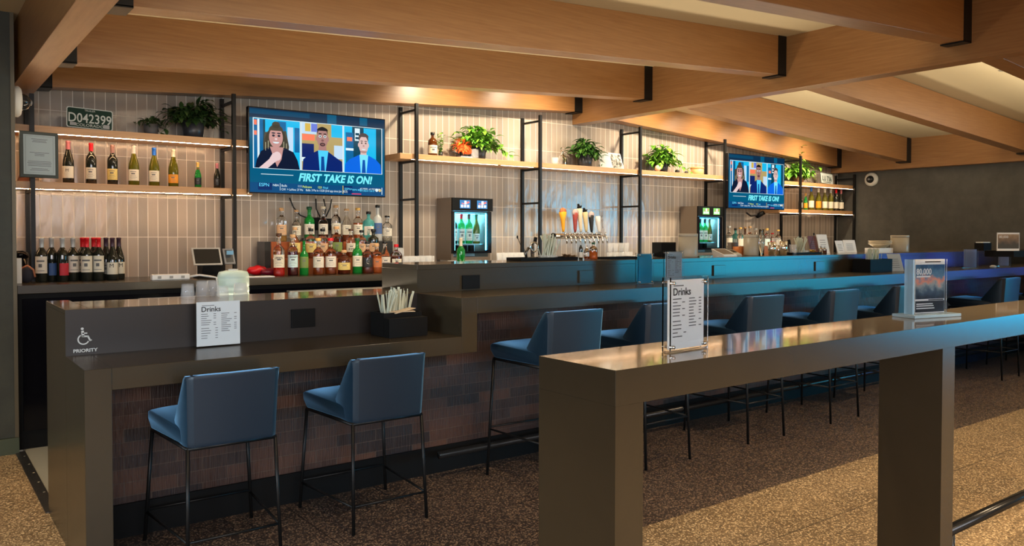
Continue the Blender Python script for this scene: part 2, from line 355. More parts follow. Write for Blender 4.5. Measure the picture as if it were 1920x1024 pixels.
# ------------------------------------------------------------------ back bar
bb = thing('back_counter', 'long dark bronze back counter under the tiled wall', 'counter', (.6, 6.0, 0)); o = Vector(bb.location)
MB().box(.57, XE-.003, 6.0, YW-.003, ZB-.055, ZB).build('countertop', BARM, bb, o, .002)
MB().box(.57, XE-.003, 6.06, YW-.003, 0, ZB-.055).build('cabinet_body', BLKM, bb, o)
for i in range(10): MB().box(.60+i*1.05, 1.64+i*1.05, 6.045, 6.06, .12, ZB-.09).build('cabinet_door', BLKG, bb, o, .002)
# underbar steel station
us = thing('underbar_sink', 'stainless steel underbar station between bar and back counter', 'sink', (1.2, 4.9, 0)); o = Vector(us.location)
MB().box(2.2, 3.25, 5.55, 5.62, .90, .995).box(1.72, 3.25, 5.1, 5.62, .80, .90).build('backsplash', STEEL, us, o, .003)
for a in ((1.75, 5.12), (3.2, 5.12), (1.75, 5.58), (3.2, 5.58)): MB().tube([(a[0], a[1], 0), (a[0], a[1], .82)], .016, 8).build('leg', STEEL, us, o)
ib = thing('ice_bin', 'shallow stainless tray rim behind the lower bar top', 'tray', (1.22, 4.75, 0)); o = Vector(ib.location)
m_ = MB(); x0, x1, ya, yb, zt = 1.06, 1.48, 4.62, 4.95, 1.035
m_.box(x0, x1, ya, ya+.012, .9, zt).box(x0, x1, yb-.012, yb, .9, zt).box(x0, x0+.012, ya, yb, .9, zt).box(x1-.012, x1, ya, yb, .9, zt).box(x0, x1, ya, yb, .89, .9)
m_.build('bin', STEEL, ib, o); MB().box(x0+.1, x1-.1, ya+.1, yb-.1, 0, .89).build('stand', STEEL, ib, o)
# ------------------------------------------------------------------ shelving
LED = mat('warm_led', (1, .8, .5), .5, emit=(1, .60, .30), es=160); LEDM = mat('warm_led_dim', (1, .8, .5), .5, emit=(1, .66, .38), es=50)
LEDN = mat('warm_led_low', (1, .8, .5), .5, emit=(1, .70, .45), es=28)
SY0, SY1 = 6.45, YW-.004
def shelfunit(label, boards, poles, ztop, zbot=None):
    t = thing('wall_shelf', label, 'shelf', (poles[0], 6.6, boards[0][2])); o = Vector(t.location)
    for (x0, x1, z, led, segs) in boards:
        MB().box(x0, x1, SY0, SY1, z-.052, z).build('shelf_board', SHELFW, t, o, .002)
        for a, b in segs: MB().box(a, b, SY0+.003, SY0+.007, z-.0545, z-.0515).build('led_strip', led, t, o)
    for xp, zt in zip(poles, ztop):
        MB().box(xp-.014, xp+.014, SY0-.03, SY0-.001, ZB+.001, zt).build('front_pole', BLK, t, o)
        MB().box(xp-.014, xp+.014, SY1-.03, SY1, ZB+.001, zt).build('rear_pole', BLK, t, o)
        for z in [zt-.06]+([1.73] if len(boards) == 1 else [])+[b[2]-.066 for b in boards]: MB().box(xp-.01, xp+.01, SY0-.001, SY1-.03, z-.01, z+.01).build('rung', BLK, t, o)
    return t
shelfunit('two-tier oak wall shelf at far left with glowing strips', [(-.9, 2.245, 2.158, LED, [(-.85, .69), (.73, 2.07), (2.12, 2.235)]), (-.9, 2.245, 1.768, LED, [(-.85, .69), (.73, 2.07), (2.12, 2.235)])], (.71, 2.095), (2.37, 2.515))
shelfunit('single long oak wall shelf holding potted plants in the middle', [(3.60, 8.34, 2.146, LEDN, [(3.72, 4.7), (4.74, 5.15), (5.25, 6.66), (6.75, 8.3)])], (3.762, 5.225, 6.69, 8.2), (2.607, 2.632, 2.632, 2.60))
shelfunit('two-tier oak wall shelf at far right by charcoal wall', [(9.36, XE-.004, 2.135, LEDM, [(9.4, 11.2)]), (9.36, XE-.004, 1.757, LEDM, [(9.4, 11.2)])], (9.83, 11.2), (2.49, 2.30))
# ------------------------------------------------------------------ stools
def make_stool(h, label, group, loc):
    """h = height of the seat frame"""
    t = thing('bar_stool', label, 'bar stool', loc, 0, group)
    # seat: thick wedge cushion (front +y)
    prof = [(-.235, h+.012), (-.18, h+.004), (.22, h+.004), (.262, h+.05), (.262, h+.088), (.24, h+.098), (-.10, h+.082), (-.2, h+.07)]
    m_ = MB(); ns = 9; rows = []
    for i in range(ns+1):
        s_ = -1+2*i/ns; e = 1-.10*abs(s_)**6
        row = []
        for (y, z) in prof:
            hw = .185+.045*(y+.235)/.497
            zz = h+.045+(z-h-.045)*(1-.16*abs(s_)**4)
            row.append((s_*hw, y*(1-.02*abs(s_)**6), zz))
        rows.append(row)
    n = len(prof); vs = [v for r in rows for v in r]
    fs = [(i*n+k, i*n+(k+1) % n, (i+1)*n+(k+1) % n, (i+1)*n+k) for i in range(ns) for k in range(n)]+[tuple(range(n)), tuple(ns*n+k for k in range(n))[::-1]]
    m_.add(vs, fs, 0, True); m_.build('seat', LEATH, t, bevel=.006)
    # backrest shell: back panel + tapering side wings
    m_ = MB()
    yb0, yb1, zt = -.245, -.268, h+.31
    def ring(f):  # f 0 bottom..1 top ; outer outline from left wing tip, round the back, to right wing tip
        z = h+.008+f*(zt-h-.008); hw = .186+.008*f; yb = yb0+(yb1-yb0)*f
        wl = .215*(1-f)**1.15+.035   # wing length forward
        if f < .28: wl = .13+.12*(f/.28)*.6
        else: wl = .202*(1-(f-.28)/.72)+.045*((f-.28)/.72)
        out = [(-hw-.004, yb+wl), (-hw-.006, yb+wl*.5), (-hw, yb+.02), (-hw+.022, yb), (0, yb-.006), (hw-.022, yb), (hw, yb+.02), (hw+.006, yb+wl*.5), (hw+.004, yb+wl)]
        th = .034
        inn = [(-hw+.016, yb+wl-.002), (-hw+.022, yb+wl*.5), (-hw+th, yb+.05), (-hw+.06, yb+th+.012), (0, yb+th+.006), (hw-.06, yb+th+.012), (hw-th, yb+.05), (hw-.022, yb+wl*.5), (hw-.016, yb+wl-.002)]
        return [(x, y, z) for x, y in out]+[(x, y, z) for x, y in inn[::-1]]
    fl = [0, .06, .14, .28, .45, .62, .8, .94, 1]; R_ = [ring(f) for f in fl]
    R_[-1] = [(x*.985, y, z-.004) for x, y, z in R_[-1]]
    n = len(R_[0]); vs = [v for r in R_ for v in r]
    fs = [(i*n+k, i*n+(k+1) % n, (i+1)*n+(k+1) % n, (i+1)*n+k) for i in range(len(R_)-1) for k in range(n)]
    hn = n//2
    for i0 in (0, (len(R_)-1)*n):
        for k in range(hn-1): fs.append((i0+k, i0+k+1, i0+n-2-k, i0+n-1-k))
    m_.add(vs, fs, 0, True); m_.build('backrest', LEATH, t, bevel=.005)
    # frame
    tops = [(-.185, -.225), (.185, -.225), (.215, .24), (-.215, .24)]; bots = [(-.197, -.255), (.197, -.255), (.246, .262), (-.246, .262)]
    m_ = MB()
    for i in range(4): a, b = tops[i], tops[(i+1) % 4]; m_.tube([(*a, h), (*b, h)], .0085, 8)
    m_.build('seat_frame', BLK, t)
    for a, b in zip(tops, bots): MB().tube([(*a, h), (*b, .001)], .0085, 8).build('leg', BLK, t)
    zr = .13 if h < .6 else .27
    def at_(i, z): a, b = tops[i], bots[i]; f = 1-z/h; return (a[0]+(b[0]-a[0])*f, a[1]+(b[1]-a[1])*f, z)
    for i, j, z in ((0, 1, zr), (1, 2, zr), (2, 3, zr+.012), (3, 0, zr)): MB().tube([at_(i, z), at_(j, z)], .006, 8).build('rung', BLK, t)
    return t
s1 = make_stool(.512, 'low navy leather stool nearest the PRIORITY sign at the lower bar', 'low navy stools at the lower bar', (1.105, 3.66, 0))
kids(s1)
dup(s1, (1.845, 3.655, 0), 0, 'low navy leather stool below the straw caddy at the lower bar')
s3 = make_stool(.682, 'tall navy leather stool nearest the step in the bar', 'tall navy stools at the high bar', (2.93, 3.53, 0)); kids(s3)
s3.rotation_euler = (0, 0, radians(-2))
for x, l, rz in ((3.70, 'second tall navy stool from the step in the bar, behind the drinks menu', 0), (4.69, 'third tall navy stool from the step, right of the drinks menu', -1), (5.66, 'fourth tall navy stool from the step, midway between the two table signs', 1),
                 (6.62, 'fifth tall navy stool, just left of the 80,000 sign', 0), (8.63, 'tall navy stool right of the 80,000 sign', 0), (9.60, 'farthest tall navy stool at the right edge', 0)):
    dup(s3, (x, 3.565, 0), radians(rz), l)
# ------------------------------------------------------------------ bottles
def gl(name, r, g, b, tr=.75, rough=.05): return mat(name, S(r, g, b), rough, 0, tr)
G_DARK = mat('dark_wine_glass', (.012, .014, .010), .06, spec=.7); G_GRN = gl('green_glass', 30, 150, 60, .55); G_OLV = mat('olive_glass', S(96, 92, 20), .06, 0, .25)
G_BRN = gl('brown_glass', 90, 45, 12, .3); G_TEAL = gl('teal_glass', 110, 205, 200, .7); G_CLR = GLASS
L_AMB = mat('amber_spirit', S(160, 72, 20), .08, 0, .35); L_DAMB = mat('dark_amber_spirit', S(110, 38, 14), .08, 0, .15); L_RED = mat('red_aperitif', S(215, 30, 22), .1, 0, .3)
L_DRED = mat('dark_red_bitter', S(92, 12, 20), .1, 0, .15); L_CLR = mat('clear_spirit', S(225, 225, 215), .05, 0, .9); L_GOLD = mat('gold_spirit', S(225, 175, 95), .08, 0, .5); L_ORG = mat('orange_spirit', S(225, 115, 40), .08, 0, .35)
def foil(n, r, g, b, rough=.35): return mat('foil_'+n, S(r, g, b), rough, .2)
FO = dict(pink=foil('pink', 170, 100, 105), red=foil('red', 205, 22, 32), rose=foil('rose', 150, 110, 100), white=foil('white', 205, 200, 185), blue=foil('blue', 35, 100, 190), cream=foil('cream', 215, 200, 170),
          gold=foil('gold', 205, 160, 80), silver=foil('silver', 175, 178, 178), purple=foil('purple', 62, 40, 52), black=foil('black', 14, 13, 13), cork=foil('cork', 190, 150, 105, .7), brown=foil('brown', 70, 45, 30), redwax=foil('red_wax', 190, 14, 30, .3), green=foil('green', 20, 70, 45))
LBL = dict(cream=CREAMP, white=mat('white_label', S(212, 204, 188), .6), orange=mat('orange_label', S(225, 145, 30), .6), black=mat('black_label', S(24, 22, 22), .5), yellow=mat('yellow_label', S(215, 190, 110), .6), green=mat('green_label', S(110, 130, 60), .6), red=mat('red_label', S(190, 40, 55), .6),
           buff=mat('buff_label', S(205, 165, 125), .7), blue=mat('blue_label', S(60, 90, 140), .6), pale=mat('pale_blue_label', S(190, 215, 215), .6), clear=mat('grey_label', S(170, 168, 160), .6), paperbrown=mat('kraft_label', S(190, 110, 60), .7))
KIND = {  # (radius frac, height frac)
 'bordeaux': [(0, 0), (.92, 0), (1, .02), (1, .60), (.93, .66), (.62, .72), (.40, .77), (.37, .82), (.37, .955), (.42, .96), (.42, .985), (.36, 1)],
 'burgundy': [(0, 0), (.92, 0), (1, .02), (1, .45), (.93, .54), (.70, .65), (.46, .75), (.38, .82), (.36, .955), (.41, .96), (.41, .985), (.35, 1)],
 'champagne': [(0, 0), (.92, 0), (1, .02), (1, .42), (.93, .52), (.68, .64), (.46, .74), (.40, .80), (.42, .93), (.48, .96), (.44, 1)],
 'spirit': [(0, 0), (.93, 0), (1, .02), (1, .57), (.95, .63), (.72, .68), (.42, .72), (.36, .76), (.34, .88), (.40, .89), (.40, .93)],
 'tallneck': [(0, 0), (.93, 0), (1, .02), (1, .50), (.95, .56), (.70, .61), (.40, .66), (.33, .72), (.31, .90), (.38, .91), (.38, .94)],
 'sloped': [(0, 0), (.86, 0), (.92, .02), (1, .45), (.96, .55), (.66, .66), (.40, .76), (.34, .82), (.34, .90), (.40, .91), (.40, .94)],
 'squat': [(0, 0), (.9, 0), (1, .03), (1, .55), (.94, .66), (.6, .74), (.3, .78), (.27, .86), (.33, .87), (.33, .90)],
 'round': [(0, 0), (.5, 0), (.8, .05), (1, .25), (1, .42), (.8, .58), (.4, .68), (.27, .75), (.26, .87), (.32, .88), (.32, .91)],
 'shoulder': [(0, 0), (.92, 0), (1, .02), (1, .62), (.97, .68), (.6, .73), (.34, .76), (.30, .86), (.36, .87), (.36, .91)],
}
VIEW = -pi/2-.35   # labels turned toward the room
def bottle(label, cat, px, Y, z, h, r, kind, glass, lab, cap, liq=None, fill=.6, lz=(.12, .42), group=None, ink=1, txt=None, caplen=.17, name='wine_bottle', X=None, sq=False, neck=None, inkm=None, ang=VIEW):
    if X is None: X = xat(px, Y, z+h*.5)
    t = thing(name, label, cat, (X, Y, z+.0005), 0, group)
    seg = 22
    prof = [(max(a*r, .0004), b*h) for a, b in KIND[kind]]
    sx, sy = (1, 1)
    b_ = MB().lathe(prof+[(.0004, prof[-1][1])], (0, 0, 0), seg if not sq else 4*5, 0)
    if sq: # squash towards a rounded square plan below the neck
        nv = []
        for x, y, zz in b_.v:
            f = 1 if zz < .6*h else max(0, 1-(zz-.6*h)/(.1*h)); m_ = max(abs(x), abs(y), 1e-6); d = sqrt(x*x+y*y); k_ = 1+(min(d/m_, 1.22)-1)*f*.85
            nv.append((x*k_, y*k_, zz))
        b_.v = nv
    body = b_.build('glass_body', glass, t)
    if sq: body.rotation_euler = (0, 0, .3)
    if liq:
        pl = [(max(a*r*.93, .0003), .004+b*h*.992) for a, b in KIND[kind] if b <= fill]
        if len(pl) > 1:
            pl.append((pl[-1][0]*.96, fill*h)); pl.append((.0003, fill*h))
            l_ = MB().lathe(pl, (0, 0, 0), seg, 0)
            if sq: l_.v = [(x*1.0, y*1.0, zz) for x, y, zz in l_.v]
            l_.build('liquid', liq, t)
    if lab:
        rl = r*(1.012 if not sq else 1.16); z0, z1 = lz[0]*h, lz[1]*h
        L_ = MB(); da = 1.25 if not sq else .9
        L_.lathe([(rl, z0), (rl, z1)], (0, 0, 0), 14, 0, a0=ang-da, a1=ang+da)
        if ink:
            rows = [(.80, .5, .05), (.62, .3, .12), (.42, .45, .03), (.30, .6, .02), (.18, .4, .02)] if ink == 1 else [(.72, .6, .10), (.45, .25, .2), (.15, .6, .03)]
            for v, wd, hh in rows:
                zc_ = z0+(z1-z0)*v; hz = (z1-z0)*hh/2
                L_.lathe([(rl*1.006, zc_-hz), (rl*1.006, zc_+hz)], (0, 0, 0), 6, 1, a0=ang-wd*da*.9, a1=ang+wd*da*.9)
        L_.build('front_label', [LBL[lab], inkm or INKG], t, recalc=False)
    if neck:
        L_ = MB().lathe([(r*.47, h*.70), (r*.47, h*.76)], (0, 0, 0), 14, 0); L_.build('neck_label', LBL[neck], t, recalc=False)
    if cap:
        zt = prof[-1][1]; rn = prof[-1][0]*1.12
        if kind in ('bordeaux', 'burgundy', 'champagne'):
            cut = 1-caplen; base = [(a*r*1.05+.0006, b*h) for a, b in KIND[kind] if b >= cut]
            q = [(base[0][0], cut*h)]+base+[(base[-1][0]*.9, h*1.004), (.0003, h*1.004)]
            MB().lathe(q, (0, 0, 0), 16).build('foil_cap', FO[cap], t)
        else:
            MB().lathe([(.0003, zt-.002), (rn*1.15, zt-.002), (rn*1.2, zt), (rn*1.2, h*.995), (rn*1.05, h), (.0003, h)], (0, 0, 0), 16).build('stopper', FO[cap], t)
    if txt:
        s_, size, zz = txt; a = ang
        rr_ = (r*1.03 if not sq else r*1.18)
        text('label_lettering', s_, size, INK if lab != 'black' else PAPER, t, (rr_*cos(a), rr_*sin(a), zz*h), (pi/2, 0, a+pi/2), ext=.0003, align='CENTER')
    return t
ZS = 1.768; ZS2 = 1.757; ZT1 = 2.158
# left lower shelf
g = 'wine bottles along the lower left shelf'
Yb = 6.56
for a in ((128, .305, .038, 'burgundy', G_DARK, 'cream', 'pink', 'dark red wine bottle with pink foil and M label beside the framed certificate', ('M', .03, .27)),
          (171, .30, .036, 'bordeaux', G_DARK, 'cream', 'red', 'dark wine bottle with bright red foil on the lower left shelf', None),
          (211, .295, .036, 'bordeaux', G_DARK, 'yellow', 'rose', 'dark wine bottle with rose-brown foil on the lower left shelf', None),
          (251, .30, .038, 'burgundy', G_OLV, 'cream', 'white', 'olive-green white wine bottle with white foil on the lower left shelf', None),
          (289, .295, .038, 'burgundy', G_OLV, 'cream', 'blue', 'olive-green wine bottle with blue foil on the lower left shelf', None),
          (325, .29, .037, 'burgundy', G_OLV, 'orange', 'cream', 'olive-green wine bottle with orange label on the lower left shelf', None),
          (371, .20, .026, 'champagne', G_GRN, 'black', 'gold', 'small green sparkling bottle with gold foil and red seal on left shelf', None),
          (407, .20, .026, 'champagne', G_DARK, 'black', 'pink', 'small dark sparkling bottle with pink-gold foil near the left shelf pole', None)):
    px, h, r, k_, gm, lb, cp, ll, tx_ = a
    bottle(ll, 'wine bottle', px, Yb, ZS, h, r, k_, gm, lb, cp, group=g, lz=(.12, .40) if lb != 'orange' else (.10, .33), txt=tx_, neck='red' if px == 371 else None, ink=0 if tx_ else 1, caplen=.2)
# back counter red wines at far left
g = 'red wine bottles on the back counter at far left'
for a in ((78, 6.36, 'bordeaux', 'silver', 'white', 'silver-capped red wine bottle with grey-white label, leftmost on the back counter', None, 0),
          (97, 6.42, 'bordeaux', 'silver', 'blue', 'silver-capped red wine bottle with dark blue label, second from the shelf pole', None, 1),
          (117, 6.36, 'bordeaux', 'silver', 'red', 'silver-capped red wine bottle with pink-red label on the back counter', None, 1),
          (137, 6.40, 'bordeaux', 'silver', 'white', 'silver-capped red wine bottle with white label just left of red-capped ones', None, .45),
          (155, 6.47, 'bordeaux', 'red', 'cream', 'red-capped wine bottle standing behind the left one of the front pair', None, 0),
          (163, 6.35, 'bordeaux', 'red', 'cream', 'red-capped wine bottle with cream chateau label, left of the front pair', None, 0),
          (176, 6.47, 'bordeaux', 'red', 'cream', 'red-capped wine bottle standing behind the right one of the front pair', None, 0),
          (185, 6.35, 'bordeaux', 'red', 'cream', 'red-capped wine bottle with cream chateau label, right of the front pair', None, 0),
          (199, 6.44, 'burgundy', 'purple', 'clear', 'purple-capped burgundy bottle behind, left of the M-labelled bottle', None, 0),
          (211, 6.34, 'burgundy', 'purple', 'cream', 'purple-capped burgundy bottle with M label, foremost of its three', 'M', 0),
          (223, 6.42, 'burgundy', 'purple', 'cream', 'purple-capped burgundy bottle with M label, rightmost on the counter end', 'M', .5)):
    px, Y, k_, cp, lb, ll, tx_, tw = a
    bottle(ll, 'wine bottle', px, Y, ZB, .305, .038, k_, G_DARK, lb, cp, group=g, lz=(.20, .58) if lb in ('white', 'cream') and k_ == 'bordeaux' else (.14, .42), txt=(tx_, .04, .30) if tx_ else None, ink=0 if tx_ or lb in ('red', 'blue') else 2, ang=VIEW+tw, caplen=.22)
# spirits: stepped bottle display
dr = thing('bottle_riser', 'three-tier stepped bottle display with glowing orange steps', 'display stand', (2.6, 6.45, ZB)); o = Vector(dr.location)
RIS = mat('riser_acrylic', S(135, 66, 32), .3, 0, .0, emit=(1, .32, .10), es=.05)
TX0, TX1 = 2.42, 3.42
MB().box(TX0, TX1-.02, 6.33, 6.52, ZB, ZB+.13).build('step', RIS, dr, o); MB().box(TX0-.05, TX1+.14, 6.521, 6.70, ZB, ZB+.27).build('step', mat('riser_black', (.02, .02, .02), .3), dr, o)
MB().box(TX0, TX1-.02, 6.505, 6.521, ZB+.13, ZB+.27).build('step_face', RIS, dr, o)
g = 'spirit bottles on the stepped display under the left television'
B3, B2, B1 = ZB+.27, ZB+.13, ZB
SP = [  # px, Y, z, h, r, kind, glass, liquid, fill, label, cap, sq, text, text label
 (528, 6.60, B3, .285, .042, 'shoulder', G_CLR, L_GOLD, .18, 'buff', 'cork', 0, None, 'clear bottle with kraft paper label, top step far left'),
 (556, 6.62, B3, .27, .038, 'tallneck', G_CLR, L_CLR, .5, 'cream', 'cork', 0, None, 'clear bottle with cream label on top step behind the gold flask'),
 (580, 6.61, B3, .30, .044, 'spirit', G_GRN, None, 0, 'white', 'green', 0, None, 'tall bright green bottle with white label on top step'),
 (606, 6.61, B3, .305, .042, 'tallneck', G_CLR, L_DAMB, .5, 'white', 'cream', 0, None, 'brown spirit bottle with round gold seal on neck, top step'),
 (630, 6.62, B3, .32, .042, 'spirit', G_CLR, L_AMB, .45, 'cream', 'cork', 0, None, 'tallest amber bottle with wooden stopper and blue neck, top step'),
 (650, 6.60, B3, .29, .040, 'sloped', G_CLR, L_AMB, .4, 'cream', 'cork', 0, None, 'clear-necked amber bottle with cream label, top step right of tallest'),
 (671, 6.62, B3, .30, .042, 'spirit', G_CLR, L_ORG, .55, 'cream', 'gold', 0, None, 'orange spirit bottle with long gold cap on top step'),
 (691, 6.60, B3, .27, .046, 'shoulder', G_TEAL, None, 0, 'white', 'black', 1, None, 'square pale teal gin bottle with white oval label'),
 (708, 6.60, B3, .33, .040, 'spirit', mat('frosted_glass', S(205, 205, 200), .35, 0, .35), None, 0, 'blue', 'black', 0, None, 'tall frosted white vodka bottle with black cap'),
 (726, 6.60, B3, .235, .044, 'spirit', G_CLR, L_CLR, .5, 'white', 'black', 0, None, 'clear vodka bottle with small red emblem, rightmost of the tall row'),
 (553, 6.40, B2, .26, .045, 'round', G_CLR, L_GOLD, .35, 'yellow', 'cork', 0, None, 'rounded pale gold tequila flask on the middle step'),
 (583, 6.41, B2, .25, .045, 'shoulder', G_CLR, L_AMB, .5, 'yellow', 'black', 0, None, 'stout amber bottle with black stopper on the middle step left'),
 (605, 6.42, B2, .25, .044, 'shoulder', G_CLR, L_DAMB, .5, 'buff', 'black', 0, None, 'dark-topped round bottle with pink-white label, middle step'),
 (631, 6.41, B2, .27, .050, 'shoulder', G_CLR, L_DAMB, .6, 'green', 'cork', 1, None, 'big dark amber decanter with dark green label at middle step centre'),
 (658, 6.42, B2, .25, .042, 'spirit', G_CLR, L_AMB, .5, 'cream', 'brown', 0, ('RYE', .03, .25), 'amber bottle with tall cream RYE label, middle step'),
 (678, 6.42, B2, .24, .042, 'shoulder', G_CLR, L_DAMB, .45, 'buff', 'black', 0, None, 'short round brown bottle with buff label, middle step right'),
 (700, 6.41, B2, .25, .046, 'shoulder', G_DARK, None, 0, 'buff', 'black', 0, None, 'black gin bottle with pale diamond label, middle step'),
 (523, 6.20, B1, .34, .043, 'spirit', G_CLR, L_RED, .30, 'cream', 'brown', 0, ('APEROL', .018, .40), 'clear bottle quarter full of bright red aperitif, front row far left'),
 (549, 6.22, B1, .33, .041, 'spirit', G_CLR, L_DRED, .58, 'pale', 'cork', 0, ('CAMPARI', .017, .44), 'dark red bitter bottle with pale blue label, front row'),
 (570, 6.21, B1, .30, .036, 'tallneck', G_GRN, None, 0, 'green', 'black', 0, None, 'slim green bottle with yellow and red picture label, front row'),
 (597, 6.21, B1, .30, .044, 'spirit', G_CLR, L_AMB, .58, 'white', 'gold', 0, None, 'orange-brown whisky bottle with white label and figure, front row'),
 (620, 6.22, B1, .30, .046, 'spirit', G_CLR, L_AMB, .56, 'white', 'redwax', 0, None, 'amber whisky bottle with red cap and gold star label, front row'),
 (645, 6.20, B1, .20, .052, 'squat', G_CLR, L_DAMB, .6, 'yellow', 'cork', 0, None, 'squat round whisky decanter with gold crown label, front row'),
 (670, 6.22, B1, .30, .042, 'spirit', G_GRN, None, 0, 'cream', 'green', 0, None, 'green whiskey bottle with cream label, front row right'),
 (689, 6.20, B1, .27, .043, 'spirit', G_CLR, L_DAMB, .58, 'black', 'black', 1, None, 'square whiskey bottle with black label, front row right'),
 (706, 6.24, B1, .25, .045, 'shoulder', G_CLR, L_ORG, .6, 'paperbrown', 'cork', 0, None, 'orange bourbon flask with copper-coloured label, front row'),
 (722, 6.265, B1, .27, .046, 'sloped', G_CLR, L_CLR, .5, 'white', 'black', 0, None, 'clear cone-necked bottle with blue and white label, right end'),
 (743, 6.265, B1, .245, .046, 'squat', G_CLR, L_DAMB, .55, 'cream', 'redwax', 1, None, 'square bourbon bottle with dripping red wax neck, right end'),
]
for (px, Y, z, h, r, k_, gm, lq, fl, lb, cp, sq, tx_, ll) in SP:
    bottle(ll, 'spirit bottle', px, Y, z, h, r, k_, gm, lb, cp, lq, fl, (.20, .50) if k_ not in ('squat',) else (.18, .48), g, 1, tx_, name='spirit_bottle', sq=bool(sq), ang=VIEW)
# spirits at the far station
g = 'spirit bottles at the far bar station'
FB = ZB+.14
SP2 = [(1367, 6.49, .36, .042, 'spirit', G_CLR, L_CLR, .6, 'white', 'silver', 'frosted clear vodka bottle right beside the far wine dispenser'), (1379, 6.6, .33, .042, 'shoulder', G_TEAL, None, 0, 'pale', 'black', 'pale teal gin bottle at the far station'),
 (1388, 6.49, .34, .040, 'spirit', G_CLR, L_CLR, .5, 'white', 'gold', 'clear bottle with white label at the far station, behind the tablet'), (1397, 6.6, .35, .038, 'tallneck', G_BRN, L_AMB, .5, 'cream', 'cork', 'slim amber bottle with cream label behind the grey canister'),
 (1406, 6.49, .36, .040, 'spirit', G_CLR, L_AMB, .5, 'cream', 'cork', 'amber bottle with cork, tallest behind the grey canister'), (1417, 6.6, .33, .042, 'sloped', G_CLR, L_GOLD, .5, 'cream', 'silver', 'pale gold bottle above right side of the grey canister'),
 (1431, 6.6, .30, .040, 'spirit', G_CLR, L_GOLD, .5, 'cream', 'cork', 'round-shouldered gold bottle right of the grey canister'), (1438, 6.49, .33, .042, 'shoulder', G_CLR, L_CLR, .5, 'pale', 'gold', 'white bottle with turquoise label at the far station'),
 (1448, 6.6, .26, .040, 'spirit', G_CLR, L_RED, .4, 'red', 'redwax', 'red-topped bottle behind the steel shakers'), (1459, 6.49, .31, .040, 'spirit', G_CLR, L_AMB, .4, 'cream', 'gold', 'amber bottle with long gold neck, last before the shelf pole')]
ds2 = thing('bottle_riser', 'low glowing orange bottle step at the far station', 'display stand', (8.6, 6.55, ZB)); o = Vector(ds2.location)
MB().box(xat(1362, 6.5, 1.2), xat(1466, 6.5, 1.2), 6.44, 6.64, ZB, FB).build('step', RIS, ds2, o)
for (px, Y, h, r, k_, gm, lq, fl, lb, cp, ll) in SP2: bottle(ll, 'spirit bottle', px, Y, FB, h*.85, r, k_, gm, lb, cp, lq, fl, (.18, .5), g, 0, name='spirit_bottle')
# far right shelf wines
g = 'wine bottles on the lower far right shelf'
for px, h, r, k_, gm, lb, cp, ll in ((1501, .24, .028, 'champagne', G_DARK, 'clear', 'pink', 'small dark bottle half hidden behind the far shelf pole'), (1510.5, .235, .028, 'champagne', G_GRN, 'orange', 'gold', 'small green sparkling bottle with gold foil on the far shelf'),
    (1521, .32, .040, 'burgundy', G_OLV, 'cream', 'blue', 'olive wine bottle with blue foil on the far shelf'), (1534.5, .315, .040, 'burgundy', G_OLV, 'orange', 'white', 'olive wine bottle with orange label on the far shelf'),
    (1546.5, .315, .040, 'burgundy', G_OLV, 'cream', 'white', 'olive wine bottle with cream label, third tall one on the far shelf'), (1557.5, .315, .038, 'bordeaux', G_OLV, 'cream', 'silver', 'dark olive wine bottle with tall cream label, left of the red-foil one'),
    (1567.5, .315, .037, 'bordeaux', G_DARK, 'cream', 'red', 'dark wine bottle with red foil on the far shelf'), (1577, .31, .038, 'burgundy', G_DARK, 'cream', 'pink', 'dark wine bottle with pink-grey foil, last by the charcoal wall')):
    bottle(ll, 'wine bottle', px, 6.56, ZS2, h, r, k_, gm, lb, cp, group=g, lz=(.12, .42), ink=0, ang=VIEW-.35)
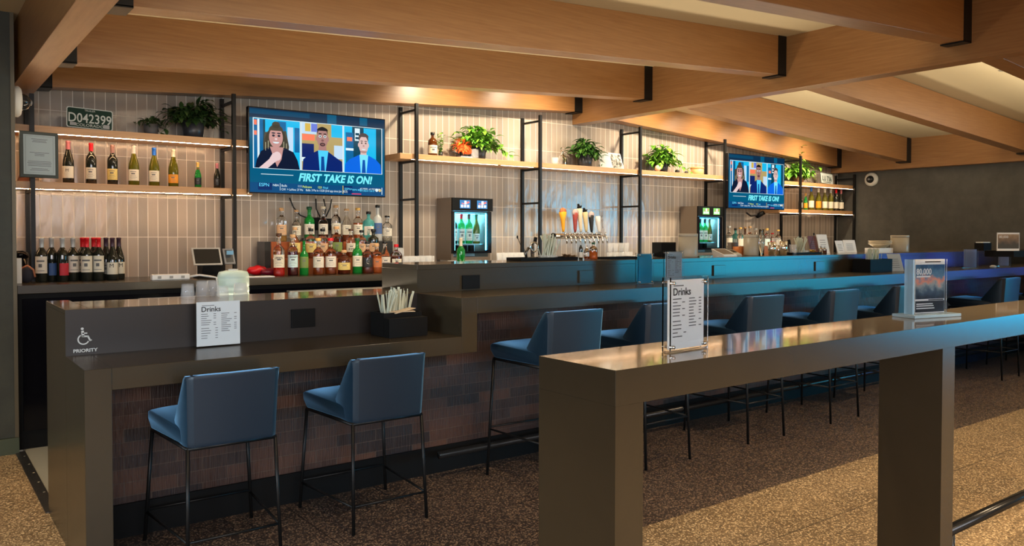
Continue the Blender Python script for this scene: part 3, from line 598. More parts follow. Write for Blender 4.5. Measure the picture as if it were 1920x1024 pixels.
# ------------------------------------------------------------------ wine dispensers
DISPM = mat('dispenser_taupe', S(120, 105, 90), .4, .3)
COOL = mat('cool_led', (.6, .9, 1), .5, emit=(.10, .62, 1), es=13); DIN = mat('dispenser_lining', S(170, 200, 210), .4)
DPANE = mat('dispenser_pane', (.9, .97, 1), .02, 0, 1, ior=1.1)
def dispenser(x0, label, scr, n, w=.455, d=.28):
    y0 = 6.44; t = thing('wine_dispenser', label, 'wine dispenser', (x0, y0, ZB), 0, 'glass-front wine dispensers'); o = Vector(t.location)
    z0, z1, zd0, zd1, x1 = ZB+.085, 1.757, ZB+.15, 1.628, x0+w
    m_ = MB().box(x0, x0+.025, y0+.02, y0+d, z0, z1).box(x1-.025, x1, y0+.02, y0+d, z0, z1).box(x0+.025, x1-.025, y0+.02, y0+d, z1-.02, z1).box(x0+.025, x1-.025, y0+.02, y0+d, z0, z0+.03).box(x0+.025, x1-.025, y0+d-.02, y0+d, z0+.03, z1-.02)
    m_.build('cabinet', DISPM, t, o)
    MB().box(x0+.026, x1-.026, y0+d-.03, y0+d-.021, z0+.031, z1-.14).build('lining', DIN, t, o)
    MB().box(x0+.002, x1+.02, y0, y0+.02, 1.632, z1-.001).box(x0+.026, x1-.026, y0+.02, y0+.2, 1.632, 1.64).build('control_panel', BLKM, t, o)
    for k_ in range(2):
        a = x0+.085+k_*.20
        sc = MB().box(a, a+.12, y0-.004, y0-.001, 1.655, 1.735).build('screen', mat('disp_screen_%s' % scr, (.02, .02, .02), .3, emit=(.02, .22, .55) if scr == 'b' else (.25, .75, .15), es=1.3), t, o)
        q = MB(); rnd = random.Random(k_+5)
        for i in range(3): q.box(a+.01+i*.035, a+.035+i*.035, y0-.0055, y0-.0045, 1.665, 1.69)
        q.box(a+.05, a+.075, y0-.0055, y0-.0045, 1.695, 1.728); q.build('screen_icons', mat('icon_white', (.5, .5, .5), .5, emit=(.7, .8, .9), es=1), sc, o)
        q = MB().prism([(a+.02, 1.71), (a+.05, 1.70), (a+.10, 1.725), (a+.11, 1.71), (a+.06, 1.693), (a+.02, 1.70)], 'y', y0-.0052, y0-.0044); q.build('screen_stripe', mat('icon_stripe_'+scr, (.5, .1, .1), .5, emit=(.9, .12, .12) if scr == 'b' else (.02, .2, .02), es=1), sc, o)
    MB().box(x0+.026, x1-.026, y0+.03, y0+.05, zd1-.012, zd1).build('light_bar', COOL, t, o)
    for xs in (x0+.03, x1-.058): MB().box(xs, xs+.008, y0+.012, y0+.02, zd0+.03, zd1-.02).build('side_light', COOL, t, o)
    fr_ = MB().box(x0, x0+.025, y0-.004, y0+.02, zd0, zd1).box(x1-.045, x1, y0-.004, y0+.02, zd0, zd1).box(x0+.025, x1-.045, y0-.004, y0+.02, zd0, zd0+.02).box(x0+.025, x1-.045, y0-.004, y0+.02, zd1-.012, zd1)
    dr_ = fr_.build('door', BLKG, t, o); MB().box(x0+.025, x1-.045, y0+.004, y0+.009, zd0+.02, zd1-.012).build('door_glass', DPANE, dr_, o)
    MB().box(x0+.03, x1-.05, y0+.06, y0+d-.032, zd0+.085, zd0+.092).build('bottle_rest', STEEL, t, o)
    q = MB()
    for k_ in range(4): q = MB().box(x0+.06+k_*.085, x0+.105+k_*.085, y0+.16, y0+.2, zd0+.01, zd0+.075).build('dispense_valve', BLKM, t, o)
    MB().box(x0+.01, x1-.0, y0-.07, y0+.12, ZB+.001, ZB+.03).box(x0+.03, x1-.03, y0+.13, y0+d-.01, ZB+.001, z0).build('drip_tray', STEEL, t, o)
    lb = bpy.data.lights.new('dispenser_lamp', 'AREA'); lb.shape = 'RECTANGLE'; lb.size = w-.1; lb.size_y = .12; lb.color = (.2, .7, 1); lb.energy = 11
    lo = bpy.data.objects.new('dispenser_lamp', lb); C.objects.link(lo); lo.location = (x0+w/2, y0+.18, z1-.15)
    return t
DX1 = xat(848, 6.44, 1.5); DX2 = xat(1309, 6.44, 1.5)
dispenser(DX1, 'taupe glass-front wine dispenser with blue screens, nearer one', 'b', 4)
dispenser(DX2, 'taupe glass-front wine dispenser with green screens, beside the far television', 'g', 4)
for base, who, caps in ((DX1, 'nearer', ('blue', 'red', 'brown', 'green')), (DX2, 'far', ('black', 'black', 'black', 'brown'))):
    for i in range(4):
        pos = ('first', 'second', 'third', 'fourth')[i]
        bottle('%s wine bottle from the left inside the %s dispenser' % (pos, who), 'wine bottle', 0, 6.565, ZB+.15+.0925, .29, .036, 'bordeaux' if i < 3 else 'burgundy', G_GRN if i in (1, 2) else (G_DARK if i == 0 else G_OLV), 'white', caps[i], group='wine bottles inside the %s dispenser' % who, lz=(.1, .5) if i < 3 else (.08, .34), ink=2, X=base+.098+i*.088)
bottle('green wine bottle with pink label standing before the nearer wine dispenser', 'wine bottle', 864, 6.02, ZB, .30, .038, 'bordeaux', G_GRN, 'red', 'cream', lz=(.1, .3), ink=0, caplen=.25)
# ------------------------------------------------------------------ televisions
EM = {}
def em(n, r, g, b, s=1.75):
    k_ = 'screen_'+n
    if k_ in MC: return MC[k_]
    return mat(k_, (.0, .0, .0), .12, emit=S(r, g, b), es=s, spec=.1)
def tv(x0, x1, z0, z1, label):
    y = 6.38; w, h = x1-x0, z1-z0
    t = thing('television', label, 'television', (x0, y, z0), 0, 'wall televisions showing the same broadcast'); o = Vector((0, 0, 0))
    MB().box(0, w, 0, .05, 0, h).build('casing', BLKG, t, bevel=.004)
    U = lambda u: .008*w+u*w*.984; V = lambda v: .014*h+v*h*.972
    def poly(mb_, pts, ly, mi): mb_.add([(U(u), -.001-.0007*ly, V(v)) for u, v in pts], [tuple(range(len(pts)))], mi); return mb_
    def rect(mb_, u0, u1, v0, v1, ly, mi): return poly(mb_, [(u0, v0), (u1, v0), (u1, v1), (u0, v1)], ly, mi)
    def ell(mb_, u, v, a, b, ly, mi, n=20, t0=0, t1=2*pi): return poly(mb_, [(u+a*cos(t0+(t1-t0)*i/n), v+b*sin(t0+(t1-t0)*i/n)) for i in range(n if t1-t0 > 6.2 else n+1)], ly, mi)
    scr = rect(MB(), 0, 1, 0, 1, 0, 0); rect(scr, 0, 1, .885, 1, 1, 1); rect(scr, 0, .42, .93, .985, 2, 2); rect(scr, .55, .62, .885, 1, 2, 0); rect(scr, .80, .86, .9, 1, 2, 0)
    s = scr.build('screen', [em('teal', 2, 78, 110), em('navy', 6, 40, 66), em('navy2', 4, 60, 90)], t, recalc=False)
    W_, SK, BK = em('white', 225, 245, 250, 1.3), em('skin_brown', 150, 110, 105), em('black', 6, 8, 16)
    # picture backgrounds
    P = [(.028, .348), (.362, .665), (.678, .975)]
    bgm = [em('cyan', 20, 165, 210), em('cyan_dark', 8, 90, 140), em('teal_dark', 4, 60, 80), em('orange', 225, 110, 80), em('tan', 160, 140, 90), em('navy3', 10, 30, 90), em('pale', 170, 195, 215), W_, em('mustard', 190, 160, 70), em('violet', 95, 110, 190)]
    b_ = MB()
    for i, (a, b) in enumerate(P): rect(b_, a-.006, b+.006, .285, .885, 2, 7); rect(b_, a, b, .29, .878, 3, (0, 4, 0)[i])
    rect(b_, .028, .10, .29, .87, 4, 1); rect(b_, .052, .066, .29, .87, 5, 7); rect(b_, .09, .105, .3, .87, 5, 2); rect(b_, .03, .048, .80, .86, 5, 3); rect(b_, .03, .048, .68, .73, 5, 3); rect(b_, .26, .30, .3, .80, 4, 6); rect(b_, .19, .25, .7, .86, 4, 1); rect(b_, .31, .345, .5, .8, 4, 1)
    rect(b_, .362, .47, .74, .878, 4, 6); rect(b_, .385, .425, .77, .87, 5, 8); rect(b_, .43, .475, .77, .87, 5, 9); rect(b_, .365, .455, .66, .735, 5, 3); rect(b_, .362, .45, .45, .62, 5, 5); rect(b_, .58, .665, .72, .878, 4, 0); rect(b_, .60, .665, .45, .62, 5, 6); rect(b_, .362, .43, .40, .45, 6, 7)
    rect(b_, .74, .975, .30, .878, 4, 2); rect(b_, .83, .93, .40, .87, 5, 0); rect(b_, .69, .75, .40, .80, 5, 1); rect(b_, .70, .74, .69, .74, 6, 3); rect(b_, .76, .80, .70, .86, 6, 7); rect(b_, .765, .795, .72, .75, 7, 2); rect(b_, .765, .795, .77, .80, 7, 2); rect(b_, .69, .75, .57, .60, 6, 7); rect(b_, .69, .74, .83, .87, 6, 0)
    b_.build('picture_background', bgm, s, recalc=False)
    # woman with long braided hair and clasped hands
    q = MB(); ell(q, .178, .60, .075, .20, 8, 0); poly(q, [(.095, .45), (.26, .45), (.27, .56), (.25, .75), (.10, .72), (.09, .58)], 8, 0); ell(q, .178, .665, .048, .125, 10, 1, 24); ell(q, .178, .745, .050, .072, 11, 0, 16, 0, pi); ell(q, .178, .815, .028, .04, 11, 0)
    poly(q, [(.035, .29), (.045, .38), (.075, .49), (.13, .545), (.235, .545), (.30, .50), (.33, .40), (.345, .29)], 9, 2); poly(q, [(.135, .55), (.23, .55), (.215, .40), (.185, .31), (.165, .40)], 10, 1)
    poly(q, [(.06, .29), (.13, .40), (.155, .475), (.20, .475), (.205, .41), (.165, .36), (.12, .29)], 12, 3); ell(q, .185, .44, .028, .055, 13, 3)
    for uu_ in (.160, .198): ell(q, uu_, .685, .010, .014, 12, 2); ell(q, uu_, .715, .014, .008, 12, 2)
    ell(q, .178, .61, .022, .018, 12, 4, 16, pi, 2*pi); ell(q, .178, .645, .009, .013, 12, 3)
    for i in range(9): rect(q, .105+.018*i, .108+.018*i, .50+.02*(i % 3), .60+.08*(1-abs(i-4)/4), 9, 5) if i in (0, 1, 7, 8) else None
    q.build('woman_portrait', [em('hair', 62, 58, 48), em('skin_warm', 175, 130, 125), em('velvet', 12, 22, 44), em('skin_light', 205, 180, 180), W_, em('hair_light', 190, 185, 150)], s, recalc=False)
    # man in dark suit, middle
    q = MB(); ell(q, .512, .70, .042, .125, 10, 0, 24); ell(q, .512, .755, .040, .085, 9, 1, 20); ell(q, .512, .79, .041, .045, 11, 1, 16, 0, pi); ell(q, .470, .69, .007, .03, 9, 0); ell(q, .554, .69, .007, .03, 9, 0); poly(q, [(.485, .60), (.54, .60), (.545, .50), (.48, .50)], 9, 0)
    poly(q, [(.365, .29), (.37, .42), (.40, .47), (.475, .54), (.55, .54), (.62, .46), (.66, .42), (.664, .29)], 8, 2); poly(q, [(.478, .545), (.555, .545), (.535, .29), (.49, .29)], 12, 3); poly(q, [(.502, .47), (.522, .47), (.528, .29), (.498, .29)], 13, 4)
    for uu_ in (.494, .530): ell(q, uu_, .72, .010, .016, 12, 5); ell(q, uu_, .72, .005, .010, 13, 1); ell(q, uu_, .752, .013, .007, 12, 1)
    ell(q, .512, .62, .020, .022, 12, 1); ell(q, .512, .62, .014, .012, 13, 6); ell(q, .512, .67, .010, .015, 12, 6)
    q.build('man_portrait', [SK, em('hair_black', 14, 14, 20), em('suit_navy', 8, 32, 96), em('shirt_cyan', 70, 185, 225), em('tie_blue', 10, 60, 130), W_, em('skin_dark', 110, 72, 72)], s, recalc=False)
    # man in bright blue suit, right
    q = MB(); ell(q, .828, .655, .038, .115, 10, 0, 24); ell(q, .828, .73, .039, .075, 9, 1, 20); ell(q, .828, .755, .040, .05, 11, 1, 16, 0, pi); ell(q, .790, .65, .006, .026, 9, 0); ell(q, .866, .65, .006, .026, 9, 0); poly(q, [(.805, .57), (.85, .57), (.856, .47), (.80, .47)], 9, 0)
    poly(q, [(.68, .29), (.685, .40), (.72, .46), (.79, .52), (.868, .52), (.93, .47), (.965, .41), (.974, .29)], 8, 2); poly(q, [(.795, .525), (.865, .525), (.85, .29), (.805, .29)], 12, 3); poly(q, [(.82, .46), (.838, .46), (.845, .29), (.812, .29)], 13, 4)
    for uu_ in (.813, .845): ell(q, uu_, .675, .007, .010, 12, 1); ell(q, uu_, .70, .011, .006, 12, 1)
    ell(q, .828, .60, .016, .014, 12, 5, 16, pi, 2*pi); ell(q, .828, .64, .007, .012, 12, 6); ell(q, .828, .575, .028, .03, 11, 6, 16, pi, 2*pi)
    q.build('man_portrait', [em('skin_fair', 195, 165, 160), em('hair_brown', 70, 60, 60), em('suit_blue', 10, 92, 200), em('shirt_pale', 110, 205, 240), em('tie_navy', 12, 70, 150), W_, em('skin_shade', 160, 125, 120)], s, recalc=False)
    # graphics
    q = rect(MB(), .075, .30, .215, .222, 3, 0); q.build('title_rule', W_, s, recalc=False)
    text('headline', 'FIRST TAKE IS ON!', .074*w, em('headline', 120, 235, 245, 1.4), s, (U(.335), -.004, V(.155)), shear=.25, sx=.90, bold=.0032)
    q = MB(); rect(q, 0, 1, 0, .118, 3, 0); rect(q, .055, .15, .03, .115, 4, 1); rect(q, .665, .67, .015, .118, 4, 2); rect(q, .674, .74, .02, .118, 4, 1); rect(q, .205, .208, .03, .115, 4, 3); rect(q, .735, .81, .012, .025, 4, 4); rect(q, .975, .98, .02, .11, 4, 3)
    ell(q, .935, .075, .012, .02, 4, 3); ell(q, .96, .075, .012, .02, 4, 5); q.build('ticker_bar', [em('ticker', 10, 66, 110), em('ticker2', 8, 40, 90), em('gold_mark', 200, 170, 60), W_, em('red_mark', 190, 60, 90), em('tan_mark', 190, 170, 110)], s, recalc=False)
    tk = w*.021
    for s_, u, v, c_ in (('ESPN', .06, .072, 'cy'), ('NBA', .155, .078, 'w'), ('Bulls', .215, .076, 'w'), ('111', .33, .076, 'w'), ('Pelicans', .365, .072, 'y'), ('123', .475, .072, 'y'), ('Final', .515, .07, 'cy'), ('CHI  > LaVine: 27 Pts    Bulls: 3 Pts in 13:20 (3rd app since Jan 2023)', .215, .032, 'w'), ('ESPN+', .68, .065, 'cy'), ('ESPN BET', .74, .06, 'cy'), ('#15 MINN - #1 MICHIGAN', .80, .078, 'w'), ('SATURDAY 3:30 ET', .80, .052, 'cy')):
        k_ = .82 if len(s_) > 12 else 1
        text('ticker_text', s_, (tk if s_ not in ('ESPN',) else tk*1.5)*(.8 if u > .73 else 1), {'w': W_, 'cy': em('cyan_text', 90, 200, 235), 'y': em('yellow_text', 200, 225, 90)}[c_], s, (U(u), -.0042, V(v)), sx=k_, ext=.0002)
    MB().box(w*.35, w*.65, .05, YW-.004-y, h*.3, h*.6).build('wall_bracket', BLKM, t)
    return t
t1 = tv(xat(465.5, 6.38, 2.1), xat(722.5, 6.38, 2.1), 1.732, 2.425, 'large wall television over the spirit bottles near the left shelves')
tv(xat(1362, 6.5, 2.1)-.12, xat(1466.5, 6.5, 2.1)-.12, 1.737, 2.43, 'wall television farther away near the charcoal wall')
cb = thing('television_cables', 'loose black cables hanging below the near television', 'cable', (2.9, 6.6, 1.45)); o = Vector(cb.location); CBL = mat('cable_black', (.01, .01, .01), .5)
for pts in ([(543, 1.72), (550, 1.64), (563, 1.57), (578, 1.545), (600, 1.55)], [(592, 1.72), (593, 1.63), (600, 1.56)], [(607, 1.72), (611, 1.62), (607, 1.55)], [(622, 1.72), (619, 1.64), (611, 1.56)]):
    MB().tube([(xat(p, 6.72, z), 6.72, z) for p, z in pts], .006, 6).build('cable', CBL, cb, o)
MB().box(xat(592, 6.7, 1.5), xat(628, 6.7, 1.5), 6.71, YW-.003, 1.44, 1.545).build('junction_box', BLKM, cb, o)
cm = thing('television_cables', 'black plug and cable under the far television', 'cable', (9.0, 6.7, 1.7)); o = Vector(cm.location)
MB().tube([(xat(1400, 6.7, 1.7), 6.7, 1.70), (xat(1408, 6.7, 1.7), 6.7, 1.66), (xat(1424, 6.7, 1.7), 6.7, 1.68)], .012, 6).build('cable', CBL, cm, o)
MB().tube([(xat(1420, 6.7, 1.7), 6.7, 1.66), (xat(1432, 6.7, 1.7), 6.7, 1.71)], .03, 8).build('plug', BLKM, cm, o)
# ------------------------------------------------------------------ things on left shelves
GRNP = mat('plate_green', S(18, 48, 38), .35, .2); PLW = mat('plate_white', S(185, 190, 185), .4)
def plate(px, Y, z, label, rz, ry, green=True, s_=1):
    t = thing('license_plate', label, 'license plate', (xat(px, Y, z), Y, z), 0); t.rotation_euler = (radians(-8), ry, rz); w, h = .30*s_, .15*s_
    a, b = (GRNP, PLW) if green else (PLW, GRNP)
    def rrect(m_, w_, h_, r_, y0_, y1_):
        pts = []
        for cx_, cz_, a0_ in ((w_/2-r_, h_/2-r_, 0), (-w_/2+r_, h_/2-r_, pi/2), (-w_/2+r_, -h_/2+r_, pi), (w_/2-r_, -h_/2+r_, 1.5*pi)):
            pts += [(cx_+r_*cos(a0_+i*pi/8), cz_+h/2+r_*sin(a0_+i*pi/8)) for i in range(5)]
        m_.prism(pts, 'y', y0_, y1_)
    m1 = MB(); rrect(m1, w, h, .015, -.002, .0); m1.build('plate_rim', b, t)
    m1 = MB(); rrect(m1, w-.012, h-.012, .012, -.0026, -.0016); pb = m1.build('plate_face', a, t)
    text('plate_number', 'D042399' if green else 'LU 736', .095*s_, b, t, (0, -.0035, .042*s_), ext=.001, sx=.80, align='CENTER', bold=.0008)
    text('plate_state', 'COLORADO', .028*s_, b, t, (.0, -.0035, .014*s_), ext=.0008, sx=1.15, align='CENTER')
    if green:
        text('plate_type', 'TRAILER', .017, b, t, (0, -.0035, .126), ext=.0008, sx=1.1, align='CENTER')
        MB().box(-.128, -.088, -.0035, -.002, .016, .038).box(.088, .128, -.0035, -.002, .012, .04).build('plate_sticker', mat('sticker', S(150, 150, 150), .5), t)
    return t
plate(168.5, 6.462, ZT1+.001, 'green and white license plate reading D042399 on top left shelf', 0, radians(2))
plate(1551, 6.475, 2.1365, 'pale license plate leaning on the far right top shelf', 0, radians(3), False, 1.05)
# certificate
fr = thing('framed_certificate', 'dark framed licence certificate hanging from the left shelf pole', 'framed certificate', (xat(74, 6.38, 1.95), 6.385, 1.79), radians(9)); 
MB().box(-.12, .12, 0, .02, 0, .315).build('frame', mat('grey_green_frame', S(48, 58, 56), .35), fr, bevel=.004); MB().box(-.098, .098, -.003, -.001, .022, .293).build('certificate_paper', mat('certificate_paper', S(165, 178, 180), .6), fr)
q = MB()
q.box(-.086, .086, -.004, -.0035, .283, .284).box(-.086, .086, -.004, -.0035, .034, .035).box(-.086, -.085, -.004, -.0035, .034, .284).box(.085, .086, -.004, -.0035, .034, .284)
for z, w_ in ((.262, .05), (.252, .04), (.243, .045), (.17, .06), (.16, .03), (.15, .03), (.11, .07), (.1, .075), (.09, .07), (.08, .072), (.06, .05), (.05, .06)): q.box(-w_, w_, -.004, -.0035, z, z+.003)
q.lathe([(.02, 0), (.028, 0)], (0, 0, 0), 12, 0); q.build('certificate_print', INKG, fr)
wedge = MB().prism([(0, 0), (.07, 0), (.07, .085), (.03, .10)], 'y', 0, .06).build('wood_wedge', mat('brown_card', S(110, 66, 42), .7), loc=(xat(33, 6.6, 1.8), 6.6, ZS+.001)); tag(wedge, 'small brown wedge-shaped card on the lower left shelf behind the certificate', 'card')
# plants
POTD = mat('dark_pot', (.03, .03, .035), .35); POTG = mat('grey_pot', S(92, 88, 86), .6)
def leafm(n, a, b):
    m, nt, bb_ = node_mat(n); v = swiz(nt, 'XYZ'); nt.links.new(ramp(nt, noise(nt, v, 16, 2), [(.35, a), (.65, b)]), bb_.inputs['Base Color']); bb_.inputs['Roughness'].default_value = .45; bb_.inputs['Subsurface Weight'].default_value = 0; return m
LFB = leafm('bright_leaf', S(60, 120, 30), S(135, 185, 60)); LFM = leafm('mid_leaf', S(44, 92, 34), S(84, 130, 50)); LFD = leafm('dark_leaf', S(26, 48, 22), S(52, 78, 34))
def leaf(m_, base, d, up, L, w, mi=0):
    d = d.normalized(); s_ = d.cross(up).normalized(); n_ = s_.cross(d); pr = [(0, .05), (.25, .8), (.5, 1), (.75, .65), (1, .03)]; vs = []
    for f, ww in pr:
        c_ = base+d*L*f-n_*(-.25*L*f*(1-f)*1.2+.30*L*f*f)
        vs += [c_-s_*w*ww/2+n_*w*.12*ww, c_, c_+s_*w*ww/2+n_*w*.12*ww]
    fs = []
    for i in range(4): fs += [(i*3, i*3+1, i*3+4, i*3+3), (i*3+1, i*3+2, i*3+5, i*3+4)]
    m_.add(vs, fs, mi, True)
def plant(px, Y, z, label, W_, Hh, pot, potr, poth, lm, n, seed, ll=.07, trail=None, D_=.12):
    X = xat(px, Y, z+.1); t = thing('potted_plant', label, 'plant', (X, Y, z+.001)); rnd = random.Random(seed)
    MB().lathe([(.0003, 0), (potr*.8, 0), (potr*.86, .004), (potr, poth), (potr*.93, poth), (potr*.9, poth-.015), (.0003, poth-.015)], (0, 0, 0), 20).build('pot', pot, t)
    st = MB(); fo_ = MB()
    c0 = Vector((0, 0, poth-.01))
    for i in range(n):
        a = rnd.uniform(0, 2*pi); el = rnd.uniform(.05, 1.35); rr_ = rnd.uniform(.45, 1)
        tip = Vector((cos(a)*cos(el)*W_/2*rr_, sin(a)*cos(el)*D_*rr_, sin(el)*(Hh-poth)*rr_*.95-.02*cos(el)*rnd.random()))+c0
        mid = c0*.5+tip*.5+Vector((0, 0, .03)); st.tube([c0, mid, tip], .0016, 4)
        for k_ in range(3):
            b_ = mid.lerp(tip, k_/2.0) if k_ else mid; d = Vector((cos(a+rnd.uniform(-1, 1)), sin(a+rnd.uniform(-1, 1)), rnd.uniform(-.5, .6)))
            if b_.y+d.y*ll > .14: d.y = -abs(d.y)
            leaf(fo_, b_, d, Vector((0, 0, 1)), ll*rnd.uniform(.7, 1.15), ll*.5*rnd.uniform(.7, 1.1))
    if trail:
        for (dx, dz, k_) in trail:
            for i in range(k_):
                f = (i+1)/k_; p = c0+Vector((dx*f, -.03, .03*sin(f*3)+dz*f*f)); leaf(fo_, p, Vector((rnd.uniform(-1, 1), -.6, rnd.uniform(-.6, .3))), Vector((0, 0, 1)), ll*.8, ll*.42)
            st.tube([c0, c0+Vector((dx*.5, -.03, .03+dz*.25)), c0+Vector((dx, -.03, dz))], .0016, 4)
    st.build('stems', mat('stem', S(70, 90, 40), .6), t); fo_.build('foliage', lm, t, recalc=False); return t
plant(362, 6.58, ZT1, 'large dark leafy plant on the top left shelf', .52, .34, POTD, .085, .13, LFD, 110, 3, .09, [(.22, -.06, 8), (-.25, -.10, 9)])
plant(283, 6.60, ZT1, 'small dark succulent in a grey round pot on the top left shelf', .20, .15, POTG, .055, .085, LFD, 24, 4, .05, [(-.12, .0, 6)])
ZM = 2.146
plant(897, 6.57, ZM, 'bright green bushy plant nearest the orange ornament on the long shelf', .60, .36, POTD, .08, .12, LFB, 120, 5, .105, [(.40, -.06, 14), (.25, .0, 8)])
plant(1097, 6.58, ZM, 'mid-green leafy plant beside the open books', .46, .34, POTD, .085, .13, LFM, 95, 6, .10, [(.24, -.12, 9)])
plant(1240, 6.58, ZM, 'bright green plant with pale trailing stem above the far dispenser', .54, .37, POTD, .085, .10, LFB, 105, 7, .115, [(.46, -.06, 12)])
plant(1497, 6.58, 2.135, 'bright green plant on the far right top shelf by the pole', .70, .34, mat('tan_pot', S(150, 110, 75), .6), .08, .09, LFB, 120, 8, .11, [(.45, .16, 10), (-.3, .0, 8), (.02, .42, 7)])
# growler bottle with trailing sprig
gb = bottle('brown growler bottle with cream oval label on the long shelf', 'bottle', 811, 6.58, ZM, .23, .045, 'squat', G_BRN, 'cream', 'black', L_DAMB, .6, (.12, .46), ink=2, name='growler_bottle')
def sprig(px, Y, z, label, h, lm, seed, w=.08):
    t = thing('trailing_sprig', label, 'plant', (xat(px, Y, z+.1), Y, z+.001)); rnd = random.Random(seed); st = MB(); fo_ = MB()
    MB().lathe([(.0003, 0), (.02, 0), (.022, .05), (.02, .05), (.018, .006), (.0003, .006)], (0, 0, 0), 12).build('cup', POTD, t)
    for i in range(9):
        a = rnd.uniform(0, 6.28); tip = Vector((cos(a)*w*.4, sin(a)*w*.3, h*rnd.uniform(.5, 1))); st.tube([(0, 0, .01), tip], .0012, 4)
        for k_ in range(12):
            p = Vector((0, 0, .02)).lerp(tip, (k_+1)/12); leaf(fo_, p, Vector((rnd.uniform(-1, 1), rnd.uniform(-1, 1), rnd.uniform(-.3, .8))), Vector((0, 0, 1)), .026, .02)
    st.build('stems', MC['stem'], t); fo_.build('foliage', lm, t, recalc=False)
sprig(826, 6.60, ZM, 'fine-leaved pale green sprig right behind the brown growler', .24, LFB, 11, .1)
# orange ornament
om = thing('orange_ornament', 'shaggy orange fish-shaped ornament on a pale base', 'ornament', (xat(864, 6.52, 2.2), 6.52, ZM+.001)); ORG = mat('orange_fluff', S(235, 105, 40), .8); rnd = random.Random(2)
m_ = MB(); m_.sphere((0, 0, .10), .055, 0, 14, 8, (1.8, .75, .85)); m_.xf(Matrix.Rotation(radians(22), 4, 'Y')); 
for i in range(90):
    a = rnd.uniform(0, 6.28); b_ = rnd.uniform(-1, 1); p = Vector((.075*cos(a)*sqrt(1-b_*b_), -.04*abs(sin(a)), .11+.048*b_)); d = (p-Vector((0, 0, .11))).normalized()+Vector((-.4, 0, .2)); leaf(m_, p, d, Vector((0, 0, 1)) if abs(d.z) < .9 else Vector((1, 0, 0)), .045, .012)
m_.build('body', ORG, om)
m_ = MB(); m_.box(-.02, .11, -.04, .04, 0, .014).build('base', mat('pale_quartz', S(200, 190, 200), .4), om); MB().tube([(0, 0, .012), (0, 0, .08)], .008, 8).build('stand', BLKM, om)
MB().tube([(-.02, 0, .035), (-.10, -.01, .05), (-.12, -.01, .045)], [.008, .005, .002], 6).build('tail', mat('dark_twig', (.03, .03, .03), .6), om)
jar = thing('glass_jar', 'small clear glass jar between orange ornament and plant', 'jar', (xat(888, 6.52, 2.2), 6.50, ZM+.001)); MB().lathe([(.0003, 0), (.035, 0), (.038, .005), (.038, .09), (.036, .09), (.035, .006), (.0003, .006)], (0, 0, 0), 18).build('jar_wall', TUMB, jar)
dec = thing('glass_decanter', 'clear faceted glass decanter left of the middle plant', 'decanter', (xat(1054, 6.55, 2.2), 6.55, ZM+.001)); MB().lathe([(.0003, 0), (.05, 0), (.052, .01), (.05, .07), (.03, .10), (.014, .12), (.014, .15), (.02, .155)], (0, 0, 0), 8).build('decanter_body', GLASS, dec); MB().sphere((0, 0, .175), .02, 0, 8, 5).build('stopper', GLASS, dec)
cn = thing('cut_glass_tumbler', 'short clear glass tumbler at the left of the glass decanter', 'glass', (xat(1041, 6.50, 2.2), 6.50, ZM+.001)); MB().lathe([(.0003, 0), (.033, 0), (.037, .07), (.034, .07), (.031, .01), (.0003, .01)], (0, 0, 0), 10).build('glass_wall', TUMB, cn)
# books / picture standing
bk = thing('open_book', 'open white book standing on the long shelf', 'book', (xat(1130, 6.55, 2.2), 6.56, ZM+.001), radians(10))
for s_, nm in ((-1, 'left_page_block'), (1, 'right_page_block')):
    m_ = MB().hexa([(0, 0, 0), (s_*.10, -.06, 0), (s_*.10, -.045, 0), (0, .02, 0), (0, .03, .17), (s_*.10, -.03, .17), (s_*.10, -.015, .17), (0, .05, .17)]); m_.build('page_block', PAPER, bk)
ph = thing('photo_print', 'black and white photograph leaning right of the open book', 'photograph', (xat(1159, 6.52, 2.2), 6.53, ZM+.001), radians(4)); MB().hexa([(-.10, -.01, 0), (.10, -.01, 0), (.10, -.003, 0), (-.10, -.003, 0), (-.10, .05, .18), (.10, .05, .18), (.10, .057, .18), (-.10, .057, .18)]).build('mount', PAPER, ph)
def photomat():
    m, nt, b = node_mat('grey_photo'); v = swiz(nt, 'XYZ'); nt.links.new(ramp(nt, noise(nt, v, 28, 4), [(.4, (.06, .06, .05)), (.6, (.6, .57, .5))]), b.inputs['Base Color']); b.inputs['Roughness'].default_value = .4; return m
MB().add([(-.085, -.0075, .012), (.085, -.0075, .012), (.085, .0445, .168), (-.085, .0445, .168)], [(0, 1, 2, 3)]).build('photo_image', photomat(), ph, recalc=False)
MB().tube([(-.09, -.03, .002), (-.09, -.03, .02), (-.06, -.0, .01)], .003, 6).build('wire_easel', BLK, ph)
bl = thing('baseball', 'cream baseball in front of the plant above the far dispenser', 'ball', (xat(1234, 6.49, 2.18), 6.495, ZM+.038)); MB().sphere((0, 0, 0), .037, 0, 20, 12).build('ball_cover', mat('ball_leather', S(225, 195, 165), .6), bl)
m_ = MB(); m_.tube([(.0375*cos(a)*.8, -.037*.75+0*a, .0375*sin(a)) if 0 else (.018+.02*cos(a), -.033, .03*sin(a)) for a in [radians(x) for x in range(90, 271, 20)]], .0012, 5); m_.build('stitching', mat('red_stitch', S(170, 50, 40), .6), bl)
wb = thing('wooden_box', 'round pale wooden box at the right of the long shelf', 'box', (xat(1307, 6.55, 2.2), 6.55, ZM+.001)); WBX = mat('pale_orange_wood', S(215, 160, 105), .5); MB().lathe([(.0003, 0), (.078, 0), (.08, .004), (.08, .07), (.0003, .07)], (0, 0, 0), 24).build('box_body', WBX, wb); MB().lathe([(.0003, .0705), (.083, .0705), (.083, .092), (.0003, .094)], (0, 0, 0), 24).build('lid', WBX, wb)
